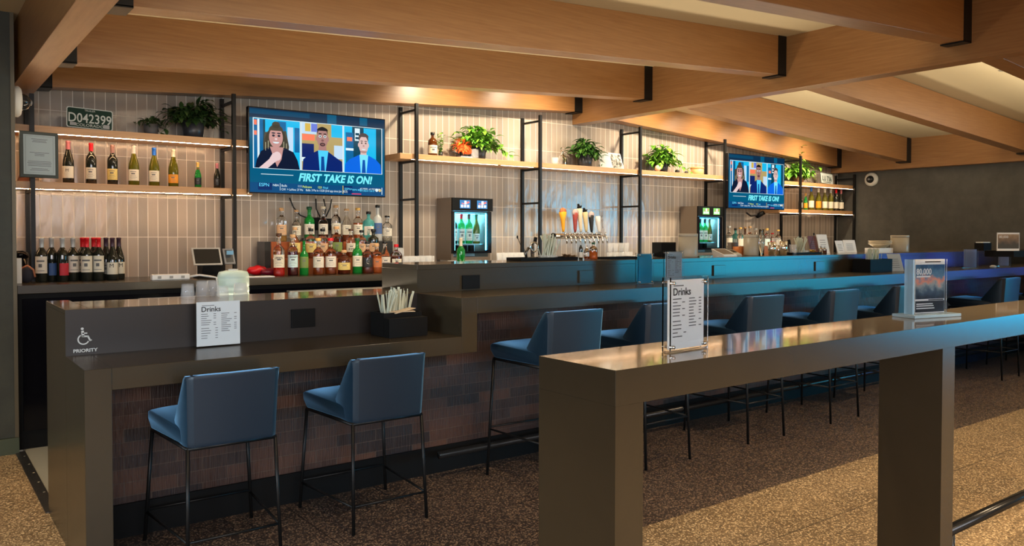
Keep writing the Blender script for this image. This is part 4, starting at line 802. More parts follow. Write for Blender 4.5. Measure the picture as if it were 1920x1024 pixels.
for px, r, l in ((1270, .026, 'small dark pebble ornament left of the round wooden box'), (1287, .02, 'small pale and dark trinket beside the wooden box')):
    m_ = MB().sphere((0, 0, r*.8), r, 0, 12, 7, (1.4, 1, .8)).build('pebble_ornament', mat('pebble', S(55, 55, 50), .5), loc=(xat(px, 6.52, 2.16), 6.52, ZM+.001)); tag(m_, l, 'ornament', 'shelf pebbles')
# ------------------------------------------------------------------ cameras
def domecam(loc, rot, label):
    t = thing('security_camera', label, 'security camera', loc, 0, 'dome cameras'); t.rotation_euler = rot
    MB().lathe([(.0003, 0), (.098, 0), (.10, .008), (.10, .03), (.085, .045), (.055, .05), (.0003, .05)], (0, 0, 0), 30).build('housing', mat('camera_white', S(215, 212, 200), .4), t)
    MB().lathe([(.055, .049), (.053, .065), (.042, .085), (.022, .099), (.0003, .103)], (0, 0, 0), 24).build('dome', mat('smoked_dome', (.02, .02, .02), .06), t)
    MB().sphere((.0, 0, .088), .024, 0, 12, 7).build('lens', mat('lens_grey', (.25, .25, .25), .2, .5), t)
domecam((XE-.001, 6.19, 2.215), (0, -pi/2, 0), 'white dome security camera on the charcoal wall at right')
domecam((.568, 6.10, 2.26), (0, pi/2, 0), 'white dome security camera behind the dark stone wall at left')
# ------------------------------------------------------------------ back counter things
xx = lambda px, Y=6.3, z=1.15: xat(px, Y, z)
p = thing('payment_terminal', 'black point-of-sale tablet on stand with card reader on back counter', 'payment terminal', (xx(385, 6.28), 6.28, ZB)); 
MB().box(-.07, .09, -.08, .08, .001, .015).build('stand_base', BLKM, p); MB().hexa([(-.03, -.0, .015), (.05, -.0, .015), (.05, .04, .015), (-.03, .04, .015), (-.02, -.03, .12), (.04, -.03, .12), (.04, .01, .12), (-.02, .01, .12)]).build('stand_neck', BLKM, p)
def tablet(par, w_, h_, z, yb, m1, m2, nm='tablet', x=0):
    c_, s_ = cos(radians(62)), sin(radians(62)); T = .012
    def pt(u, v, d): return (x+u, yb+v*c_+d*s_, z+v*s_-d*c_)
    o_ = MB().hexa([pt(-w_/2, 0, -T), pt(w_/2, 0, -T), pt(w_/2, 0, 0), pt(-w_/2, 0, 0), pt(-w_/2, h_, -T), pt(w_/2, h_, -T), pt(w_/2, h_, 0), pt(-w_/2, h_, 0)]).build(nm, m1, par)
    MB().add([pt(-w_/2+.012, .012, -T-.001), pt(w_/2-.012, .012, -T-.001), pt(w_/2-.012, h_-.012, -T-.001), pt(-w_/2+.012, h_-.012, -T-.001)], [(0, 1, 2, 3)]).build(nm+'_screen', m2, o_, recalc=False)
tablet(p, .21, .145, .095, -.07, mat('tablet_silver', (.5, .5, .5), .3, .5), mat('tablet_black', (.01, .01, .012), .12))
tablet(p, .08, .13, .10, -.065, mat('reader_grey', (.22, .22, .22), .4), mat('reader_black', (.05, .05, .05), .3), 'card_reader', .165)
MB().box(.14, .19, -.072, -.062, .175, .205).build('reader_display', mat('reader_lcd', (.1, .2, .28), .2, emit=(.15, .3, .4), es=.6), p)
pr = thing('receipt_printer', 'black receipt printer with curled paper behind the payment terminal', 'printer', (xx(393, 6.5), 6.5, ZB)); MB().prism([(-.075, .001), (.075, .001), (.075, .12), (.04, .17), (-.04, .17), (-.075, .13)], 'y', -.06, .07).build('printer_body', BLKM, pr, bevel=.004)
MB().prism([(-.06, .135), (.06, .135), (.035, .178), (-.035, .178)], 'y', -.064, -.0605).build('paper_cover', mat('printer_grey', (.3, .3, .3), .3), pr)
ps = thing('power_strip', 'white plastic power strip lying on the back counter', 'power strip', (xx(320, 6.12, 1.09), 6.13, ZB)); MB().box(-.13, .13, -.028, .028, .001, .042).build('strip_housing', WHITE, ps, bevel=.006)
for i in (-1, 0, 1): MB().box(-.012+i*.08, .012+i*.08, -.031, -.0285, .012, .03).build('socket', mat('socket_grey', (.3, .3, .28), .5), ps)
MB().tube([(.13, 0, .02), (.20, -.02, .03), (.26, -.10, .02), (.285, -.148, .014), (.30, -.156, -.12)], .008, 8).build('cord', WHITE, ps)
jg = thing('water_jug', 'translucent white water jug behind the lower bar top', 'jug', (xat(437.5, 4.95, 1.1), 4.95, .80)); r_ = wid(28.5, jg.location.x, 4.95); JUG = mat('frosted_jug', S(205, 222, 215), .35, 0, .25)
h_ = .385
MB().lathe([(.0003, 0), (r_*.95, 0), (r_, .01), (r_, .24), (r_*.965, .245), (r_, .252), (r_, .275), (r_*.965, .28), (r_, .287), (r_, .33), (r_*.965, .335), (r_, .342), (r_*.99, h_-.035), (r_*.9, h_-.012), (r_*.5, h_-.004), (.0003, h_-.004)], (0, 0, 0), 32).build('jug_body', JUG, jg)
MB().lathe([(.0003, h_-.004), (.03, h_-.004), (.03, h_+.004), (.0003, h_+.006)], (0, 0, 0), 18).build('cap', WHITE, jg)
st = MB().box(-.15, .15, -.12, .12, 0, .80).build('jug_shelf', STEEL, loc=(jg.location.x, 4.95, 0)); tag(st, 'steel stand carrying the translucent water jug', 'stand')
# tumblers
def tumbler(px, Y, z, label, r, h, up=False, group=None, name='glass_tumbler'):
    pr_ = [(.0003, 0), (r*.82, 0), (r, h), (r-.002, h), (r*.82-.003, .008), (.0003, .008)]
    if not up: pr_ = [(a, h-b) for a, b in pr_]
    m_ = MB().lathe(pr_, (0, 0, 0), 18).build(name, TUMB, loc=(xat(px, Y, z+h/2), Y, z+.001)); return tag(m_, label, 'glass', group)
g = 'upturned tumblers on the lower bar top'
for px, Y, l, up, h, r in ((352, 4.35, 'leftmost', False, .075, .036), (380, 4.42, 'second', False, .085, .038), (399, 4.44, 'third, just left of the jug', False, .085, .036), (417, 4.34, 'frontmost, before the jug', False, .06, .034), (451, 4.40, 'rightmost, before the jug', False, .068, .040)):
    tumbler(px, Y, ZL, 'clear upturned tumbler on the lower bar top, '+l, r, h, up, g)
# red bag, paper, dark items
rb = thing('red_bag', 'crumpled red bag on the back counter left of the spirits', 'bag', (xx(482, 6.4), 6.4, ZB)); rnd = random.Random(4)
m_ = MB().sphere((0, 0, .04), .06, 0, 14, 8, (1.3, .8, .65)); m_.v = [(x*(1+rnd.uniform(-.12, .12)), y, max(.001, z*(1+rnd.uniform(-.15, .1)))) for x, y, z in m_.v]; m_.build('bag_body', mat('red_plastic', S(200, 20, 30), .3), rb)
MB().tube([(.05, 0, .04), (.08, 0, .035), (.10, 0, .02)], .012, 8).build('bag_knot', MC['red_plastic'], rb)
rp = MB().sphere((0, 0, .03), .05, 0, 12, 7, (1.6, .8, .6)).build('dark_red_pouch', mat('dark_red_plastic', S(110, 14, 34), .35), loc=(xx(506, 6.3), 6.3, ZB+.001)); tag(rp, 'dark red pouch between red bag and aperitif bottle', 'pouch')
pp = MB().box(-.12, .10, -.06, .06, 0, .006).build('paper_stack', PAPER, loc=(xx(487, 6.12), 6.13, ZB+.001)); tag(pp, 'thin stack of white paper in front of the red bag', 'paper')
rt = MB().box(-.13, .17, -.05, .05, 0, .05).build('red_towel', mat('red_cloth', S(150, 30, 48), .8), loc=(xat(490, 5.3, 1.0), 5.3, .9005)); tag(rt, 'folded red cloth on the steel underbar station', 'cloth')
jr = thing('coffee_urn', 'dark lidded jar at far left of the back counter', 'jar', (xx(38, 6.5), 6.52, ZB)); MB().lathe([(.0003, .001), (.05, .001), (.055, .02), (.055, .17), (.0003, .17)], (0, 0, 0), 20).build('jar_body', BLKG, jr); MB().lathe([(.0003, .1705), (.058, .1705), (.05, .20), (.02, .215), (.0003, .215)], (0, 0, 0), 20).build('lid', BLKG, jr)
tg = MB().box(-.05, .012, 0, .012, 0, .17).build('white_tablet', WHITE, loc=(xx(37, 6.2), 6.2, ZB+.001), bevel=.003); tag(tg, 'white tablet edge standing at the far left counter end', 'tablet')
bgm_ = thing('dark_bag', 'small dark bag with orange trim at far left of the counter', 'bag', (xx(50, 6.3), 6.3, ZB)); MB().sphere((0, 0, .06), .05, 0, 12, 8, (.9, .9, 1.2)).build('bag_body', mat('dark_cloth', (.02, .02, .03), .8), bgm_); MB().tube([(-.035, -.035, .10), (0, -.052, .12), (.035, -.035, .09), (.045, -.03, .04)], .007, 6).build('trim_cord', mat('tan_cord', S(170, 110, 80), .7), bgm_)
# glass clusters on the back counter
def cluster(pxa, pxb, Y0, rows, n, zb, label, group, r=.03, h=.1, stack=False):
    for rI in range(rows):
        for i in range(n):
            px = pxa+(pxb-pxa)*(i+.5*(rI % 2)+.25)/n; Y = Y0+rI*.075
            m_ = tumbler(px, Y, zb, label, r, h, True, group, 'highball_glass')
cluster(757, 812, 6.25, 3, 5, ZB, 'clear glass standing on the back counter between spirits and near dispenser', 'glasses left of the near dispenser', .029, .135)
cluster(934, 985, 6.35, 3, 5, ZB, 'clear glass standing on the back counter right of the near dispenser', 'glasses right of the near dispenser', .03, .15)
cluster(1140, 1184, 6.3, 2, 4, ZB, 'clear glass standing on the back counter right of the beer taps', 'glasses right of the beer taps', .032, .14)
cluster(1142, 1182, 6.3, 1, 4, ZB+.142, 'clear glass stacked on others right of the beer taps', 'upper glasses right of the beer taps', .032, .10)
cluster(1188, 1232, 6.4, 2, 5, ZB, 'clear glass on the back counter left of the black box', 'glasses left of the black box', .029, .10)
wg = thing('wine_glass', 'stemmed wine glass beside the red wax bottle', 'glass', (xx(752, 6.4), 6.42, ZB+.001)); MB().lathe([(.0003, 0), (.036, 0), (.036, .002), (.005, .006), (.004, .09), (.012, .10), (.036, .13), (.040, .16), (.033, .21), (.0315, .21), (.038, .16), (.034, .132), (.01, .104), (.0003, .102)], (0, 0, 0), 22).build('bowl', TUMB, wg)
rc = thing('small_cup', 'small red and white cup left of the green bottle with pink label', 'cup', (xx(853, 6.05), 6.05, ZB+.001)); MB().lathe([(.0003, 0), (.02, 0), (.028, .085), (.026, .085), (.018, .004), (.0003, .004)], (0, 0, 0), 16).build('cup_body', LBL['red'], rc); MB().lathe([(.029, .07), (.03, .088), (.027, .088)], (0, 0, 0), 16).build('cup_rim', WHITE, rc)
# ------------------------------------------------------------------ beer taps
tw = thing('beer_tap_rail', 'chrome wall-mounted beer tap rail with faucets', 'beer tap', (xat(1042, 6.55, 1.39), 6.55, 1.39)); o = Vector(tw.location); X0 = xat(1043, 6.55, 1.39); X1 = xat(1131, 6.55, 1.39)
MB().tube([(X0, 6.60, 1.39), (X1, 6.60, 1.39)], .028, 14).build('manifold', CHROME, tw, o)
MB().sphere((X0, 6.60, 1.39), .033, 0, 12, 8).build('end_cap', BLKM, tw, o)
for f in (.15, .85): MB().tube([(X0+(X1-X0)*f, 6.60, 1.39), (X0+(X1-X0)*f, YW-.003, 1.39)], .02, 10).build('wall_stub', CHROME, tw, o)
NT = 10
for i in range(NT):
    x = X0+(X1-X0)*(.12+.86*i/(NT-1)); f_ = MB().tube([(x, 6.57, 1.39), (x, 6.50, 1.39), (x, 6.475, 1.36), (x, 6.47, 1.31)], [.011, .013, .010, .008], 8).build('faucet', CHROME, tw, o); MB().tube([(x, 6.505, 1.40), (x, 6.50, 1.43)], .009, 8).build('handle_collar', CHROME, f_, o)
HC = [(1057, .245, 'yellow', S(240, 165, 30), 'tall yellow-orange beer tap handle', -.05), (1079, .235, 'red', S(150, 60, 55), 'dark red beer tap handle with round top', -.0), (1090, .29, 'whitea', S(220, 205, 175), 'white beer tap handle with dark bear figure on top, tallest', -.1), (1100, .25, 'creamb', S(205, 185, 140), 'cream beer tap handle with black cap', -.1), (1110, .21, 'blackt', S(20, 20, 22), 'slim black beer tap handle with round badge', -.05), (1124, .20, 'whites', S(225, 222, 215), 'white paddle beer tap handle lettered S. Stout, rightmost', -.14)]
for px, L_, nm, col, ll, tilt in HC:
    x = xat(px, 6.49, 1.5); t = thing('tap_handle', ll, 'tap handle', (x, 6.495, 1.432), 0, 'beer tap handles'); t.rotation_euler = (0, tilt, 0)
    hm = mat('handle_'+nm, col, .4)
    m_ = MB(); wt = .032 if nm in ('yellow',) else .024
    m_.tube([(0, 0, 0), (0, 0, L_*.12), (0, 0, L_*.55), (0, 0, L_*.86), (0, 0, L_*.9)], [.010, .017, .026, wt*1.35, .014], 10); m_.build('grip', hm, t)
    MB().tube([(0, 0, -.001), (0, 0, .03)], .011, 8).build('ferrule', BLKM, t)
    if nm in ('yellow', 'red', 'blackt'):
        q = MB(); q.lathe([(.0003, -.012), (.036, -.012), (.04, 0), (.036, .012), (.0003, .012)], (0, 0, 0), 20); q.xf(Matrix.Rotation(pi/2, 4, 'X')); q.xf(Matrix.Translation((0, -.003, L_*.9))); q.build('round_badge', mat('badge_'+nm, S(200, 110, 60) if nm == 'yellow' else S(190, 170, 165), .4), t)
    elif nm in ('whitea', 'creamb'):
        q = MB(); q.sphere((0, 0, L_*.93), .022, 0, 10, 6, (1.2, 1, .9)); q.sphere((-.01, 0, L_*1.02), .014, 0, 8, 5); q.tube([(.01, 0, L_*.92), (.03, -.01, L_*.98)], .006, 6); q.build('figure_topper', BLKM, t)
    txt_ = {'yellow': 'IPA', 'red': 'AMBER', 'whitea': 'LAGER', 'creamb': 'BEER', 'whites': 'S. Stout'}.get(nm)
    if nm == 'whites': text('handle_lettering', 'S. Stout', .046, INK, t, (.014, -.036, L_*.92), (pi/2, pi/2, 0), ext=.0003)
# ------------------------------------------------------------------ things on the high riser
RS = wid(1, 3.5, 4.2)
def straw_bunch(cx_, cy_, z, n, W_, Dp, h0, h1, label, group, seed, lean=.25, r=.0042):
    rnd = random.Random(seed); SM = mat('paper_straw_wrap', S(195, 200, 180), .7)
    key = 'straw_proto'
    for i in range(n):
        fx = rnd.uniform(-1, 1); fy = rnd.uniform(-1, 1); h = rnd.uniform(h0, h1)
        m_ = STRAW.get(round(h, 2))
        if m_ is None:
            hh = round(h, 2); q = MB(); q.hexa([(-r*1.1, -r*.5, 0), (r*1.1, -r*.5, 0), (r*1.1, r*.5, 0), (-r*1.1, r*.5, 0), (-r*1.1, -r*.5, hh-.012), (r*1.1, -r*.5, hh-.012), (r*1.1, r*.5, hh-.012), (-r*1.1, r*.5, hh-.012)]); q.box(-r*1.35, r*1.35, -.0006, .0006, hh-.0119, hh); o_ = q.build('wrapped_straw', SM); STRAW[round(h, 2)] = o_; 
        else: o_ = m_.copy(); C.objects.link(o_)
        o_.location = (cx_+fx*W_/2*.75, cy_+fy*Dp/2*.7, z+.001); o_.rotation_euler = (-fy*lean*.5+rnd.uniform(-.05, .05), fx*lean+rnd.uniform(-.08, .08), rnd.uniform(0, 3)); tag(o_, label, 'straw', group)
STRAW = {}
# near caddy on the low ledge
X = (xat(710, 3.80, .93)+xat(788, 3.80, .93))/2
cd_ = thing('straw_caddy', 'black caddy filled with straws and napkins on the lower ledge', 'caddy', (X, 3.84, ZA+.001)); w_ = .115; d_ = .075; hz = .125
m_ = MB().box(-w_, w_, -d_, -d_+.005, 0, hz).box(-w_, w_, d_-.005, d_, 0, hz).box(-w_, -w_+.005, -d_+.005, d_-.005, 0, hz).box(w_-.005, w_, -d_+.005, d_-.005, 0, hz).box(-w_+.005, w_-.005, -d_+.005, d_-.005, 0, .005); m_.build('caddy_box', BLKM, cd_)
MB().box(-w_-.0, w_, -d_-.06, -d_-.001, 0, .10).build('front_tray', BLKM, cd_)
straw_bunch(X, 3.865, ZA+.006, 46, .21, .06, .20, .25, 'paper-wrapped straw standing in the black caddy on the lower ledge', 'straws in the lower ledge caddy', 21, .30, .005)
NAPM = mat('napkin', S(205, 185, 155), .8)
for i, (a, dz, l) in enumerate(((-.25, .0, 'lower'), (.2, .004, 'upper'))):
    q = MB().box(-.07, .07, -.045, .012, 0, .003).build('paper_napkin', NAPM, loc=(X+.01, 3.81, ZA+.127+dz)); q.rotation_euler = (0, radians(-8*i), a); tag(q, 'folded beige napkin on the black straw caddy, %s one' % l, 'napkin', 'napkins on the black caddy')
# trays and bunches on the riser
def traybox(pxa, pxb, Y, z, label, h=.022, d=.16):
    xa, xb = xat(pxa, Y-d/2, z), xat(pxb, Y-d/2, z)
    m_ = MB().box(xa, xb, Y-d/2, Y+d/2, z+.0005, z+.006).box(xa, xb, Y-d/2, Y-d/2+.004, z+.006, z+h).box(xa, xb, Y+d/2-.004, Y+d/2, z+.006, z+h).box(xa, xa+.004, Y-d/2+.004, Y+d/2-.004, z+.006, z+h).box(xb-.004, xb, Y-d/2+.004, Y+d/2-.004, z+.006, z+h)
    o_ = m_.build('bar_tray', BLKM, origin=((xa+xb)/2, Y, z)); return tag(o_, label, 'tray', 'black trays on the high bar top')
YT = 4.22
traybox(977, 1084, YT, ZR, 'black rubber tray with straws and citrus press on the high bar'); traybox(1143, 1208, YT, ZR, 'thin black bar mat right of the beer taps', .014); traybox(1486, 1541, YT, ZR, 'black tray with straws and yellow garnish at the far station', .02)
def holder(px, Y, z, r, h, label, m=TUMB):
    t = thing('straw_cup', label, 'cup', (xat(px, Y, z), Y, z)); MB().lathe([(.0003, 0), (r*.8, 0), (r, h), (r-.002, h), (r*.8-.002, .003), (.0003, .003)], (0, 0, 0), 20).build('cup_wall', m, t); return t
hx = xat(1027, YT, 1.3); holder(1027, YT, ZR+.0065, .075, .03, 'clear cup of straws on the first black tray'); straw_bunch(hx, YT, ZR+.012, 38, .10, .08, .13, .17, 'paper-wrapped straw standing in the cup on the first tray', 'straws on the first tray', 22, .42)
hx = xat(1502, YT, 1.3); holder(1502, YT, ZR+.0065, .075, .03, 'clear cup of straws on the far black tray'); straw_bunch(hx, YT, ZR+.012, 30, .11, .08, .12, .155, 'paper-wrapped straw standing in the cup on the far tray', 'straws on the far tray', 23, .42)
# white crumpled napkins tuffs
def tuft(px, Y, z, label, r, m, seed, group=None, name='crumpled_napkin'):
    rnd = random.Random(seed); q = MB()
    for i in range(40): a = rnd.uniform(0, 6.28); leaf(q, Vector((0, 0, 0)), Vector((cos(a), sin(a), rnd.uniform(.2, 1.6))), Vector((0, 0, 1)), r*rnd.uniform(.7, 1.1), r*.4)
    o_ = q.build(name, m, loc=(xat(px, Y, z), Y, z), recalc=False); return tag(o_, label, 'garnish' if name != 'crumpled_napkin' else 'napkin', group)
tuft(1062, YT-.01, ZR+.008, 'dried brown garnish on the first black tray, taller heap', .055, mat('dried_brown', S(120, 90, 55), .8), 3, None, 'dried_garnish'); tuft(1075, YT, ZR+.008, 'dried brown garnish at the right end of the first tray', .04, mat('dried_tan', S(160, 130, 85), .8), 4, None, 'dried_garnish'); tuft(1523, YT-.03, ZR+.008, 'yellow flower garnish on the far black tray', .055, mat('yellow_petals', S(205, 160, 60), .7), 5, None, 'flower_garnish')
# citrus press
cp_ = thing('citrus_press', 'dark metal citrus press with round ring on the first tray', 'citrus press', (xat(998, YT, 1.28), YT, ZR+.007)); GUN = mat('gunmetal', (.12, .11, .10), .25, .9)
MB().lathe([(.0003, 0), (.04, 0), (.038, .01), (.012, .02), (.014, .06), (.01, .12), (.0003, .12)], (0, 0, 0), 16).build('pedestal', GUN, cp_); n_ = 20
MB().tube([(.032*cos(2*pi*i/n_), -.02, .085+.032*sin(2*pi*i/n_)) for i in range(n_+1)], .005, 8, cap=False).build('ring', CHROME, cp_); MB().tube([(.02, 0, .11), (.03, .0, .15)], .012, 8).build('knob_handle', BLKM, cp_); MB().tube([(-.05, 0, .0), (-.055, 0, .05), (-.03, 0, .08)], .009, 8).build('side_arm', GUN, cp_)
for k_, (px, dz, l) in enumerate(((974, .15, 'longer'), (983, .135, 'shorter'))):
    X = xat(988, YT+.03, 1.3); X2 = xat(px-3, YT+.03, 1.4); q = MB().tube([(0, 0, 0), (X2-X, 0, dz)], .002, 6).sphere((X2-X, 0, dz), .006, 0, 8, 5, (1, 1, 2)).build('bar_spoon', BLK, loc=(X, YT+.035, ZR+.008)); tag(q, 'thin dark bar spoon leaning left of the citrus press, %s one' % l, 'bar spoon', 'bar spoons by the press')
q = MB().tube([(0, 0, 0), (.085, 0, .17)], .002, 6).sphere((.088, 0, .176), .008, 0, 8, 5, (1, 1, 1.6)).build('bar_spoon', BLK, loc=(xat(1506, YT, 1.3), YT-.05, ZR+.008)); tag(q, 'long bar spoon with dark tip rising from the far tray', 'bar spoon')
bottle('small black and white cocktail bottle right of the first tray', 'bottle', 1089, 4.2, ZR, .125, .014, 'bordeaux', G_DARK, 'white', 'silver', name='mixer_bottle', ink=0); bottle('clear little glass decanter with amber drops right of the first tray', 'bottle', 1100, 4.22, ZR, .105, .02, 'sloped', G_CLR, None, None, L_AMB, .2, name='mixer_bottle')
bottle('short pink-amber bottle with green cork band right of the first tray', 'bottle', 1112.5, 4.2, ZR, .12, .03, 'squat', G_CLR, None, 'green', L_ORG, .5, name='mixer_bottle')
# canisters
def canister(px, label, wpx, zt):
    X = xat(px, 4.2, 1.32); r_ = wid(wpx, X, 4.2)/2; h_ = zt-ZR; t = thing('beige_canister', label, 'canister', (X, 4.2, ZR+.001), 0, 'beige canisters on the high bar')
    MB().lathe([(.0003, 0), (r_*.97, 0), (r_, .006), (r_, h_-.025), (.0003, h_-.025)], (0, 0, 0), 32).build('canister_body', CANM, t); MB().lathe([(.0003, h_-.0245), (r_*.985, h_-.0245), (r_*1.01, h_-.018), (r_*1.01, h_-.003), (r_*.98, h_), (.0003, h_)], (0, 0, 0), 32).build('lid', CANM, t)
canister(1290, 'beige canister behind the acrylic sign on the high bar', 36, 1.412); canister(1411, 'beige canister in front of the far spirits', 33, 1.405); canister(1687, 'beige canister farthest right beside the 80,000 sign', 32, 1.402)
q = MB().box(-.085, .085, 0, .10, 0, .115).build('black_box', BLKM, loc=(xat(1254, 4.3, 1.3), 4.3, ZR+.001), bevel=.003); tag(q, 'matte black box left of the first beige canister', 'box')
tabs = thing('tablet_stand', 'white-edged tablet lying tilted beside the far dispenser', 'tablet', (xat(1360, 4.2, 1.25), 4.18, ZR+.001), radians(-10))
MB().hexa([(-.08, -.05, .0), (.06, -.05, 0), (.06, .08, 0), (-.08, .08, 0), (-.08, -.045, .012), (.06, -.045, .012), (.045, .08, .06), (-.10, .08, .06)]).build('tablet_body', WHITE, tabs); MB().add([(-.068, -.034, .0172), (.048, -.034, .0172), (.036, .07, .0575), (-.086, .07, .0575)], [(0, 1, 2, 3)]).build('screen', mat('tablet_grey', S(90, 78, 74), .2), tabs, recalc=False)
cr = thing('card_reader', 'small pale card reader right of the tilted tablet', 'card reader', (xat(1378, 4.2, 1.25), 4.2, ZR+.001), radians(-15)); MB().hexa([(-.03, -.05, 0), (.03, -.05, 0), (.03, .05, 0), (-.03, .05, 0), (-.03, -.05, .014), (.03, -.05, .014), (.02, .05, .05), (-.04, .05, .05)]).build('reader_body', mat('pale_grey', S(170, 165, 150), .4), cr)
MB().add([(-.022, -.01, .031), (.018, -.01, .031), (.012, .04, .048), (-.03, .04, .048)], [(0, 1, 2, 3)]).build('screen', BLKG, cr, recalc=False)
for px, h_, l, dy in ((1388, .075, 'orange box behind the card reader', .06), (1437, .07, 'orange box behind the steel shakers', .08)):
    q = MB().box(-.05, .05, 0, .06, 0, h_).build('orange_box', mat('orange_card', S(215, 130, 70), .6), loc=(xat(px, 4.3, 1.27), 4.28+dy-.06, ZR+.001)); tag(q, l, 'box', 'orange boxes')
tp_ = thing('tabletop_printer', 'small dark taupe device on the bar behind the tilted tablet', 'printer', (xat(1374, 4.36, 1.3), 4.36, ZR+.001)); MB().prism([(-.03, .0), (.04, .0), (.05, .11), (-.05, .11)], 'y', -.02, .02).build('device_body', mat('taupe_plastic', S(85, 72, 60), .5), tp_)
for px, r_, h_, l in ((1447, .036, .115, 'left steel cocktail shaker, front pair'), (1469, .036, .12, 'right steel cocktail shaker, front pair'), (1459, .024, .085, 'short steel shaker between the two tall ones')):
    t = thing('cocktail_shaker', l, 'shaker', (xat(px, 4.12 if r_ > .03 else 4.17, 1.28), 4.12 if r_ > .03 else 4.17, ZR+.001), 0, 'steel shakers'); MB().lathe([(.0003, 0), (r_*.75, 0), (r_, h_), (r_*.96, h_), (r_*.72, .004), (.0003, .004)], (0, 0, 0), 24).build('shaker_cup', CHROME, t)
q = MB().tube([(0, 0, .0), (-.035, 0, .13)], .014, 8).build('black_muddler', BLKM, loc=(xat(1483, 4.25, 1.3), 4.25, ZR+.002)); tag(q, 'leaning black muddler right of the shakers', 'muddler')
tumbler(1487, 4.16, ZR, 'patterned clear glass right of the shakers', .034, .09, True); tumbler(1455, 4.3, ZR, 'tall clear mixing glass behind the shakers', .034, .15, True)
q = MB().tube([(0, 0, 0), (0, 0, .22)], .022, 16).build('clear_tube', ACR, loc=(xat(1424, 4.12, 1.3), 4.1, ZR+.002)); tag(q, 'clear acrylic tube edge right of the second canister', 'tube')
# menus at the far station
def menu(px, Y, z, w_, h_, m, label, rz, lean=.25, name='menu_card', stripes=True):
    t = thing(name, label, 'menu', (xat(px, Y, z), Y, z+.001), rz); T = .004
    MB().hexa([(-w_/2, 0, 0), (w_/2, 0, 0), (w_/2, T, 0), (-w_/2, T, 0), (-w_/2, lean*h_, h_), (w_/2, lean*h_, h_), (w_/2, lean*h_+T, h_), (-w_/2, lean*h_+T, h_)]).build('card', m, t)
    if stripes:
        q = MB(); k_ = lean
        for i in range(5): v0, v1 = h_*(.2+.12*i), h_*(.225+.12*i); q.add([(-w_*.3, v0*k_-.001, v0), (w_*.25, v0*k_-.001, v0), (w_*.25, v1*k_-.001, v1), (-w_*.3, v1*k_-.001, v1)], [(0, 1, 2, 3)])
        q.build('printed_lines', INKG, t, recalc=False)
    return t
menu(1529, 4.33, ZR, .15, .165, mat('maroon_card', S(96, 40, 50), .5), 'maroon menu card leaning behind the yellow garnish', radians(4)); menu(1547, 4.30, ZR, .14, .18, PAPER, 'tall white leaflet right of the maroon menu', radians(-8))
menu(1578, 4.3, ZR, .17, .12, PAPER, 'white printed sign left of the far shelf pole', radians(8)); menu(1596, 4.33, ZR, .16, .125, PAPER, 'white printed sign right of the far shelf pole', radians(-12))
bottle('small salt shaker with dark lid in front of the white leaflet', 'shaker', 1539, 4.18, ZR, .075, .02, 'squat', G_CLR, None, 'silver', L_CLR, .5, name='salt_shaker'); bottle('small pepper shaker beside the salt shaker at the far station', 'shaker', 1546, 4.16, ZR, .07, .02, 'squat', G_CLR, None, 'silver', L_DAMB, .5, name='pepper_shaker')
# far straw caddy hanging on the ledge
X = xat(1640, 3.85, 1.13); fc = thing('straw_caddy', 'black caddy with straws on the high ledge near the far end', 'caddy', (X, 3.87, ZL+.001)); w_, d_, hz = .19, .085, .118
m_ = MB().box(-w_, w_, -d_, -d_+.005, 0, hz).box(-w_, w_, d_-.005, d_, 0, hz).box(-w_, -w_+.005, -d_+.005, d_-.005, 0, hz).box(w_-.005, w_, -d_+.005, d_-.005, 0, hz).box(-w_+.005, w_-.005, -d_+.005, d_-.005, 0, .005); m_.build('caddy_box', BLKM, fc)
straw_bunch(X+.02, 3.87, ZL+.006, 34, .26, .07, .17, .215, 'paper-wrapped straw standing in the far black caddy', 'straws in the far caddy', 25, .16)
menu(1683, 3.80, ZL, .15, .16, mat('dim_card', S(170, 170, 165), .6), 'white menu card leaning beside the far straw caddy', radians(-20), .35)
# bowls and canisters
bw = xat(1650, 4.3, 1.3)
for i in range(3):
    q = MB().lathe([(.0003, 0), (.05, 0), (.10, .035), (.112, .04), (.112, .045), (.098, .042), (.05, .006), (.0003, .006)], (0, 0, 0), 28).build('white_bowl', mat('cream_bowl', S(205, 190, 160), .4), loc=(bw, 4.3, ZR+.045+.014*i)); tag(q, 'cream bowl in the stack by the far canister, %s' % ('bottom one', 'middle one', 'topmost one')[i], 'bowl', 'stack of cream bowls')
q = MB().box(-.13, .13, -.08, .08, 0, .044).build('napkin_pile', PAPER, loc=(bw-.02, 4.3, ZR+.0005)); tag(q, 'low white napkin pile under the cream bowls', 'napkins')
